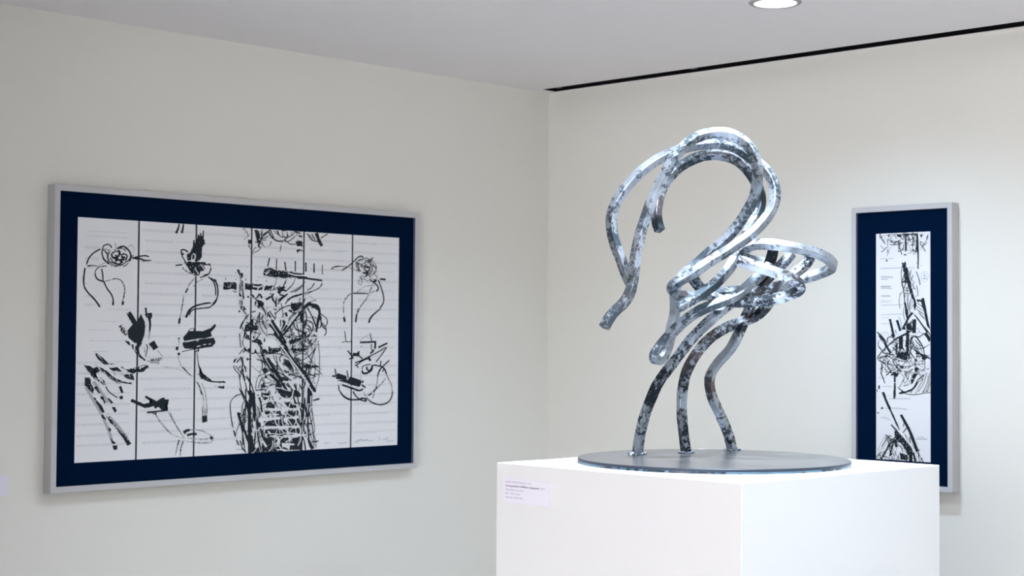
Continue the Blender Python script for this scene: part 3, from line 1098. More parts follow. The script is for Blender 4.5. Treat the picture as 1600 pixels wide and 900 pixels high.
p 0 0 2144 495 2244 468 2244 443 2231 421 2149 438 2118 449 2024 471 2126 473
w 34 34 2040 457 2149 429 2240 412
k 42 42 2009 550 2019 502
k 30 30 2116 539 2129 480
k 59 59 1984 499 2015 500
k 68 68 2073 439 2149 417 2231 395 2263 408
k 60 60 2249 436 2286 415
k 60 60 2267 464 2249 450
k 38 38 2042 439 2047 405 2078 370 2132 341 2196 329
k 55 55 2060 387 2087 359 2141 335 2232 332
k 47 47 2172 392 2204 353 2250 328 2296 320
k 64 64 2232 332 2259 342 2296 330 2278 317
g 30 30 2268 387 2296 344 2342 312
k 47 47 2296 344 2351 308 2426 291 2491 305 2528 339 2539 382
g 30 30 2539 382 2527 432 2498 475 2479 510
k 52 52 2479 510 2460 546 2422 564 2357 574
g 30 30 2351 336 2378 399 2396 469 2404 518
k 52 52 2395 490 2413 532 2432 553
k 52 52 2360 385 2396 420
g 39 39 2470 475 2424 433 2369 392 2305 358
k 60 60 2305 358 2341 371
k 73 73 2348 575 2339 540 2303 519 2266 516 2252 534
k 64 64 2302 562 2293 548 2321 533 2339 554
k 34 34 2257 541 2256 562 2293 576 2330 579
k 69 69 2232 733 2328 736 2378 739
k 34 34 2325 797 2332 765 2341 737
k 65 65 2374 741 2370 688
g 60 60 2337 723 2338 681 2365 681
k 60 60 2324 653 2356 674
k 43 43 2188 590 2247 607 2320 635 2384 660 2449 688
k 43 43 2188 569 2274 611 2329 618
k 86 86 2311 632 2329 603
k 65 65 2402 698 2486 729
k 39 39 2477 695 2431 645 2380 593
k 35 35 2449 691 2482 699
k 51 51 2119 677 2151 646 2165 629
k 111 111 2165 650 2228 646
k 60 60 2165 639 2192 646 2228 670
k 51 51 2219 642 2256 618
k 51 51 2133 618 2174 625
k 34 34 2206 576 2216 552
k 30 30 2091 813 2109 740 2159 742
k 21 21 2065 733 2109 740
t 21 21 2231 740 2263 768 2318 786
k 43 43 2427 603 2422 568
k 43 43 2506 606 2450 567 2432 553
k 39 39 2455 546 2442 525
k 25 25 2052 689 2057 686
k 21 21 2241 709 2250 702
k 51 51 2085 889 2094 875
k 43 43 2189 890 2191 873
k 51 51 2321 892 2312 871
t 17 17 2239 513 2244 471 2249 443
t 21 21 2188 31 2215 45 2253 54 2270 41 2308 52 2319 38 2364 45
t 21 21 2419 64 2420 37
t 21 21 2448 46 2470 41 2498 57 2493 27 2533 34 2555 29
t 21 21 2210 30 2242 46 2308 41
t 15 15 1910 39 1973 42
t 20 20 2048 33 2090 35 2123 34
t 15 15 1936 50 1941 25
k 35 36 1441 944 1456 924 1472 906 1492 890
k 20 10 1739 883 1734 839 1741 796 1760 755
k 34 16 1485 657 1549 650 1606 625 1649 586
k 36 39 1651 632 1683 600 1729 580 1781 577
k 35 37 1616 838 1631 780 1640 720 1645 661
k 33 14 1595 775 1620 757 1650 743 1683 735
k 25 17 1341 658 1365 633 1389 607 1411 580
k 35 17 1512 591 1508 558 1502 525 1494 492
k 19 15 1346 874 1349 844 1359 815 1374 788
k 31 36 1340 619 1408 601 1460 560 1485 505
k 25 13 1661 551 1679 521 1709 497 1746 481
k 37 27 1750 804 1754 771 1774 742 1807 721
k 16 13 1425 968 1409 920 1415 872 1440 828
k 17 12 1745 778 1720 755 1697 730 1678 703
k 18 8 1330 860 1336 830 1329 802 1309 777
k 35 33 1835 691 1807 631 1787 570 1774 508
k 35 40 1757 591 1776 565 1782 536 1774 507
k 33 27 1501 641 1512 587 1514 533 1507 479
k 37 43 1679 624 1708 567 1766 523 1840 501
k 36 34 1682 981 1608 981 1539 959 1485 919
k 20 8 1345 907 1394 874 1420 827 1420 775
k 26 21 1686 822 1743 784 1785 735 1810 678
k 18 13 1326 979 1382 947 1434 909 1481 866
k 34 16 1742 715 1759 699 1768 679 1769 658
k 36 17 1614 793 1615 763 1616 732 1618 702
k 25 27 1378 661 1431 622 1484 582 1537 542
k 25 26 1744 969 1736 936 1714 907 1682 885
k 26 17 1409 523 1426 499 1453 481 1485 471
k 21 23 1585 608 1598 568 1631 536 1677 517
k 22 25 1513 581 1465 551 1413 527 1359 507
k 30 15 1754 664 1792 619 1837 578 1890 542
k 34 24 1357 920 1359 866 1382 815 1424 773
k 20 18 1632 810 1652 776 1652 738 1632 704
k 36 38 1492 836 1503 817 1524 804 1550 800
k 28 32 1763 556 1749 512 1734 468 1720 424
k 24 22 1691 591 1732 581 1763 558 1781 527
k 33 21 1495 657 1449 655 1404 649 1360 640
k 30 27 1537 995 1545 968 1551 940 1556 913
k 19 19 1394 869 1354 870 1318 884 1294 910
k 18 8 1693 701 1672 662 1668 619 1683 578
k 22 24 1485 934 1495 913 1491 891 1474 872
k 28 27 1706 599 1777 580 1842 550 1897 510
k 34 27 1718 698 1769 707 1815 729 1848 763
k 33 22 1350 907 1339 872 1320 838 1295 808
k 16 19 1527 769 1542 752 1548 731 1544 710
k 25 25 1396 914 1373 890 1349 868 1323 846
k 35 40 1418 549 1495 536 1567 510 1631 472
k 35 22 1526 536 1516 513 1502 491 1485 471
k 30 18 1676 507 1728 484 1786 482 1840 501
k 30 29 1783 509 1710 499 1637 511 1575 544
k 26 22 1650 712 1634 692 1614 675 1589 662
k 33 37 1644 866 1652 838 1675 815 1707 802
k 34 30 1699 941 1648 928 1611 897 1597 857
k 26 14 1656 995 1680 947 1729 913 1794 900
k 30 33 1729 876 1770 882 1804 864 1815 833
k 16 18 1638 704 1616 676 1614 643 1634 613
k 20 23 1588 686 1578 706 1556 718 1529 716
k 22 17 1752 652 1707 659 1666 644 1643 613
k 22 18 1849 842 1844 823 1823 812 1798 816
k 19 19 1750 647 1731 658 1722 674 1725 692
k 22 26 1556 684 1547 670 1544 654 1546 638
k 20 23 1731 789 1679 749 1658 695 1676 639
k 28 31 1839 706 1805 659 1753 624 1691 604
k 26 22 1577 831 1574 811 1572 790 1571 770
k 20 12 1658 690 1640 683 1629 669 1629 653
k 23 22 1720 833 1771 824 1825 824 1876 835
k 25 11 1606 669 1575 708 1583 753 1626 784
k 22 17 1640 696 1651 667 1664 638 1679 609
k 34 28 1672 854 1687 802 1703 750 1721 698
k 27 15 1601 809 1569 788 1546 761 1535 729
k 22 18 1652 708 1700 747 1726 798 1725 854
k 25 12 1712 789 1747 745 1804 718 1871 716
k 17 18 1818 729 1778 696 1733 667 1683 646
k 27 23 1813 864 1804 809 1766 762 1706 734
k 21 20 1625 868 1653 876 1680 885 1707 895
k 31 37 1571 772 1638 765 1704 777 1762 806
k 16 10 1796 832 1738 867 1665 860 1621 815
k 28 26 1704 774 1724 763 1740 750 1752 734
k 18 18 1702 740 1701 707 1724 679 1762 664
k 18 16 1645 795 1651 769 1653 742 1650 716
k 26 23 1709 819 1722 785 1724 750 1715 715
k 29 34 1719 834 1740 780 1739 723 1718 670
k 23 18 1267 309 1278 250 1294 192 1313 134
k 38 39 1243 294 1236 215 1234 136 1237 56
k 28 28 1283 357 1289 293 1301 229 1320 166
k 18 12 1348 302 1357 240 1361 178 1361 116
k 19 12 1256 418 1261 354 1274 291 1292 228
k 29 32 1297 158 1291 102 1292 47 1299 -8
k 18 17 1252 270 1279 225 1299 177 1313 129
k 21 15 1316 247 1306 164 1303 80 1306 -4
k 19 20 1296 378 1251 296 1212 213 1179 128
k 31 19 1315 387 1320 298 1313 210 1296 124
k 37 16 1204 429 1242 357 1288 287 1340 219
k 37 21 1291 379 1290 336 1294 294 1302 251
k 39 26 1200 245 1223 172 1241 98 1253 24
k 38 25 1294 403 1286 347 1286 291 1294 235
k 38 41 1255 425 1256 335 1252 246 1243 157
k 39 32 1628 424 1645 372 1663 321 1681 269
k 25 29 1609 302 1619 226 1616 151 1600 77
k 28 23 1774 415 1768 316 1755 218 1732 121
k 32 14 1743 194 1778 146 1804 94 1821 40
k 38 39 1668 454 1681 380 1700 308 1728 236
k 42 49 1790 324 1777 240 1776 156 1787 71
k 27 22 1704 236 1704 185 1711 134 1726 84
k 38 30 1778 273 1805 191 1824 107 1832 24
k 22 18 1685 228 1690 150 1692 72 1689 -5
k 22 17 1643 308 1640 229 1640 149 1644 70
k 35 15 1745 346 1736 287 1729 228 1724 170
k 30 18 1744 465 1737 375 1749 283 1781 195
k 28 14 1759 288 1773 224 1786 159 1796 94
k 22 20 1800 274 1818 226 1830 177 1836 127
k 38 16 1716 118 1702 72 1685 29 1663 -14
k 31 36 1748 356 1751 312 1757 268 1765 225
k 33 20 1644 112 1627 153 1631 195 1654 233
k 19 13 1617 148 1668 167 1709 199 1735 240
k 21 18 1436 311 1432 283 1436 254 1450 227
k 21 15 1382 88 1400 69 1409 46 1407 23
k 31 19 1632 242 1629 262 1634 281 1648 297
k 31 28 1470 362 1493 331 1518 301 1545 271
k 26 23 1485 241 1473 202 1468 163 1472 123
k 42 48 1482 90 1526 91 1570 88 1614 82
k 32 23 1498 281 1524 250 1551 219 1577 188
k 22 13 1692 395 1697 412 1702 430 1707 447
k 27 19 1531 270 1545 254 1563 239 1583 226
k 21 20 1549 227 1581 250 1612 274 1643 298
k 25 23 1495 87 1515 76 1534 64 1552 51
k 29 26 1648 179 1640 201 1647 222 1665 239
k 24 25 1387 482 1405 495 1424 507 1444 518
k 38 17 1400 181 1397 136 1375 95 1338 62
k 36 20 1530 351 1560 367 1594 377 1631 380
k 21 25 1402 463 1423 459 1445 461 1463 469
k 34 23 1369 223 1367 268 1348 309 1313 344
k 32 38 1580 269 1577 238 1555 212 1521 198
k 34 35 1582 466 1573 454 1557 448 1539 448
k 41 34 1654 319 1675 319 1695 320 1716 319
k 32 23 1550 88 1571 114 1599 137 1630 155
k 25 29 1450 84 1480 71 1506 55 1528 34
k 24 24 1421 296 1442 331 1453 368 1452 408
k 34 35 1505 409 1498 392 1486 377 1469 365
k 31 17 1371 269 1381 248 1398 230 1420 216
k 25 16 1636 413 1640 390 1638 366 1628 344
k 27 31 1487 278 1486 302 1495 325 1514 343
k 25 17 1368 286 1390 310 1423 324 1460 327
k 23 18 1411 406 1432 431 1460 452 1493 467
k 19 10 1505 24 1506 47 1516 67 1536 81
k 27 25 1578 239 1615 224 1650 206 1682 184
k 42 19 1489 215 1539 208 1584 188 1620 157
k 37 18 1497 417 1519 427 1540 437 1560 447
k 32 20 1641 86 1628 67 1610 52 1589 40
k 24 15 1486 431 1505 420 1519 405 1524 387
k 20 12 1488 149 1514 153 1538 160 1559 171
k 33 23 1621 185 1622 201 1620 216 1614 231
k 38 34 1597 40 1628 53 1664 60 1701 60
k 20 14 1476 234 1494 218 1517 206 1542 198
k 20 21 1413 106 1424 94 1440 86 1458 83
k 27 31 1374 150 1393 139 1407 125 1415 109
k 32 38 1601 223 1614 194 1626 165 1636 135
k 18 11 1421 411 1405 378 1391 345 1378 311
k 32 32 1403 470 1395 449 1387 428 1379 406
k 29 27 1401 293 1427 259 1446 221 1459 182
k 35 26 1638 70 1661 71 1685 70 1709 65
k 36 42 1599 389 1634 381 1668 377 1704 375
w 29 34 1466 246 1430 209 1391 175 1349 143
w 37 35 1530 155 1500 200 1495 249 1518 294
w 33 16 1524 270 1537 309 1564 343 1602 369
w 28 22 1507 300 1465 264 1415 236 1359 217
w 31 27 1417 161 1472 170 1528 158 1572 125
w 23 22 1716 98 1717 74 1707 51 1689 32
w 30 19 1452 102 1500 110 1548 117 1598 123
w 31 18 1660 316 1685 305 1708 291 1730 277
w 25 28 1551 232 1560 190 1582 151 1616 118
w 39 31 1599 118 1639 119 1680 114 1719 103
w 21 22 1512 146 1500 112 1495 78 1494 42
w 35 15 1533 81 1582 102 1623 132 1651 171
w 27 15 1583 109 1541 85 1506 55 1480 19
w 39 38 1678 189 1703 161 1712 127 1702 94
w 36 33 1586 61 1619 74 1649 91 1674 113
w 25 21 1538 313 1570 273 1615 242 1670 222
w 21 15 1521 120 1485 121 1450 121 1415 122
w 37 42 1532 38 1552 17 1580 2 1612 -5
w 25 16 1527 226 1528 192 1532 158 1539 124
w 37 19 1475 424 1518 427 1560 420 1599 404
w 26 24 1479 74 1480 48 1469 25 1449 6
w 31 33 1374 236 1424 246 1477 250 1531 247
w 37 40 1393 377 1428 371 1463 374 1496 386
k 34 14 1366 791 1346 764 1319 743 1284 728
k 40 24 1254 863 1283 853 1311 842 1340 829
k 19 17 1381 923 1384 897 1384 870 1380 843
k 24 13 1319 863 1331 850 1341 836 1350 821
k 32 23 1239 691 1252 678 1268 668 1286 661
k 40 34 1230 557 1232 530 1239 505 1249 479
k 21 20 1221 742 1232 711 1254 686 1286 667
k 29 25 1288 834 1266 817 1250 795 1243 771
k 34 22 1376 669 1386 644 1394 619 1401 594
k 40 20 1378 615 1388 585 1383 555 1365 529
k 27 32 1368 714 1373 699 1374 683 1370 668
k 31 32 1378 708 1386 681 1392 654 1395 627
k 41 30 1229 597 1227 579 1223 561 1219 544
k 36 34 1386 869 1394 853 1403 837 1414 821
k 31 12 1231 969 1231 953 1232 937 1237 922
k 35 16 1213 639 1220 607 1239 579 1268 557
k 37 27 1360 746 1361 724 1368 703 1380 684
k 37 38 1299 829 1299 809 1294 790 1285 772
k 31 14 1247 819 1238 785 1230 750 1223 715
k 27 20 1343 762 1345 743 1349 725 1356 707
k 27 24 1255 912 1239 882 1223 852 1206 822
k 28 24 1209 842 1231 814 1254 787 1278 760
k 19 9 1342 831 1332 802 1325 773 1323 744
k 35 22 1200 789 1203 759 1207 728 1212 698
k 26 29 1231 553 1216 530 1208 504 1207 478
k 23 17 1325 1363 1308 1349 1300 1331 1302 1313
k 28 23 1530 1386 1529 1371 1527 1356 1522 1341
k 30 34 1639 1502 1624 1492 1604 1490 1587 1496
k 26 27 1390 1457 1412 1463 1428 1477 1434 1495
k 32 29 1651 1510 1672 1507 1687 1495 1694 1479
k 33 25 1365 1426 1388 1425 1409 1432 1424 1446
k 29 12 1374 1406 1375 1390 1384 1376 1400 1367
k 32 14 1667 1428 1683 1413 1708 1409 1732 1416
k 33 18 1409 1415 1383 1413 1361 1422 1348 1439
k 28 21 1516 1501 1535 1487 1560 1483 1585 1490
k 36 17 1317 1396 1348 1393 1376 1383 1399 1366
k 30 33 1554 1420 1573 1429 1586 1443 1589 1461
k 36 15 1446 1407 1447 1394 1439 1382 1424 1375
k 27 22 1433 1504 1443 1492 1446 1478 1443 1464
k 19 15 1555 1455 1561 1445 1565 1434 1566 1422
k 22 21 1671 1383 1689 1389 1709 1387 1725 1378
k 27 30 1603 1517 1622 1496 1648 1483 1681 1480
k 24 22 1368 1368 1354 1349 1333 1335 1308 1327
k 32 29 2233 1284 2246 1267 2272 1266 2288 1283
k 18 19 2231 1181 2259 1180 2285 1172 2306 1158
k 28 19 2311 1269 2291 1269 2276 1279 2273 1294
k 27 20 2276 1286 2264 1268 2239 1263 2220 1275
k 21 18 2223 1314 2247 1313 2269 1321 2285 1336
k 24 24 2324 1272 2302 1262 2277 1260 2255 1268
k 27 25 2212 1286 2229 1286 2244 1282 2257 1274
k 35 23 2333 1281 2363 1271 2373 1246 2355 1224
k 29 14 2222 1198 2239 1180 2243 1157 2233 1136
k 23 16 2313 1293 2320 1275 2317 1255 2304 1238
k 26 22 2259 1222 2288 1215 2313 1200 2330 1181
k 30 12 2297 1298 2314 1304 2329 1311 2343 1321
k 27 13 2342 1178 2367 1178 2385 1192 2383 1212
k 33 35 2267 1309 2296 1311 2323 1320 2345 1336
k 23 21 2235 1207 2260 1193 2290 1203 2294 1227
k 23 10 2225 1176 2210 1162 2213 1145 2231 1135
k 25 27 283 1282 302 1266 308 1244 299 1222
k 25 23 333 1223 353 1238 372 1255 388 1272
k 22 19 324 1263 324 1251 312 1246 303 1254
k 28 20 278 1315 285 1306 298 1307 305 1316
k 23 26 353 1223 344 1211 331 1203 316 1198
k 32 25 265 1253 286 1259 292 1278 278 1292
k 21 15 324 1260 333 1250 337 1236 333 1223
k 23 15 325 1307 343 1307 359 1299 369 1286
k 35 26 302 1224 290 1236 271 1234 260 1220
k 24 12 255 1255 272 1249 285 1261 277 1276
k 26 18 287 1284 292 1270 309 1270 317 1283
k 35 28 277 1299 291 1291 294 1276 283 1264
"""
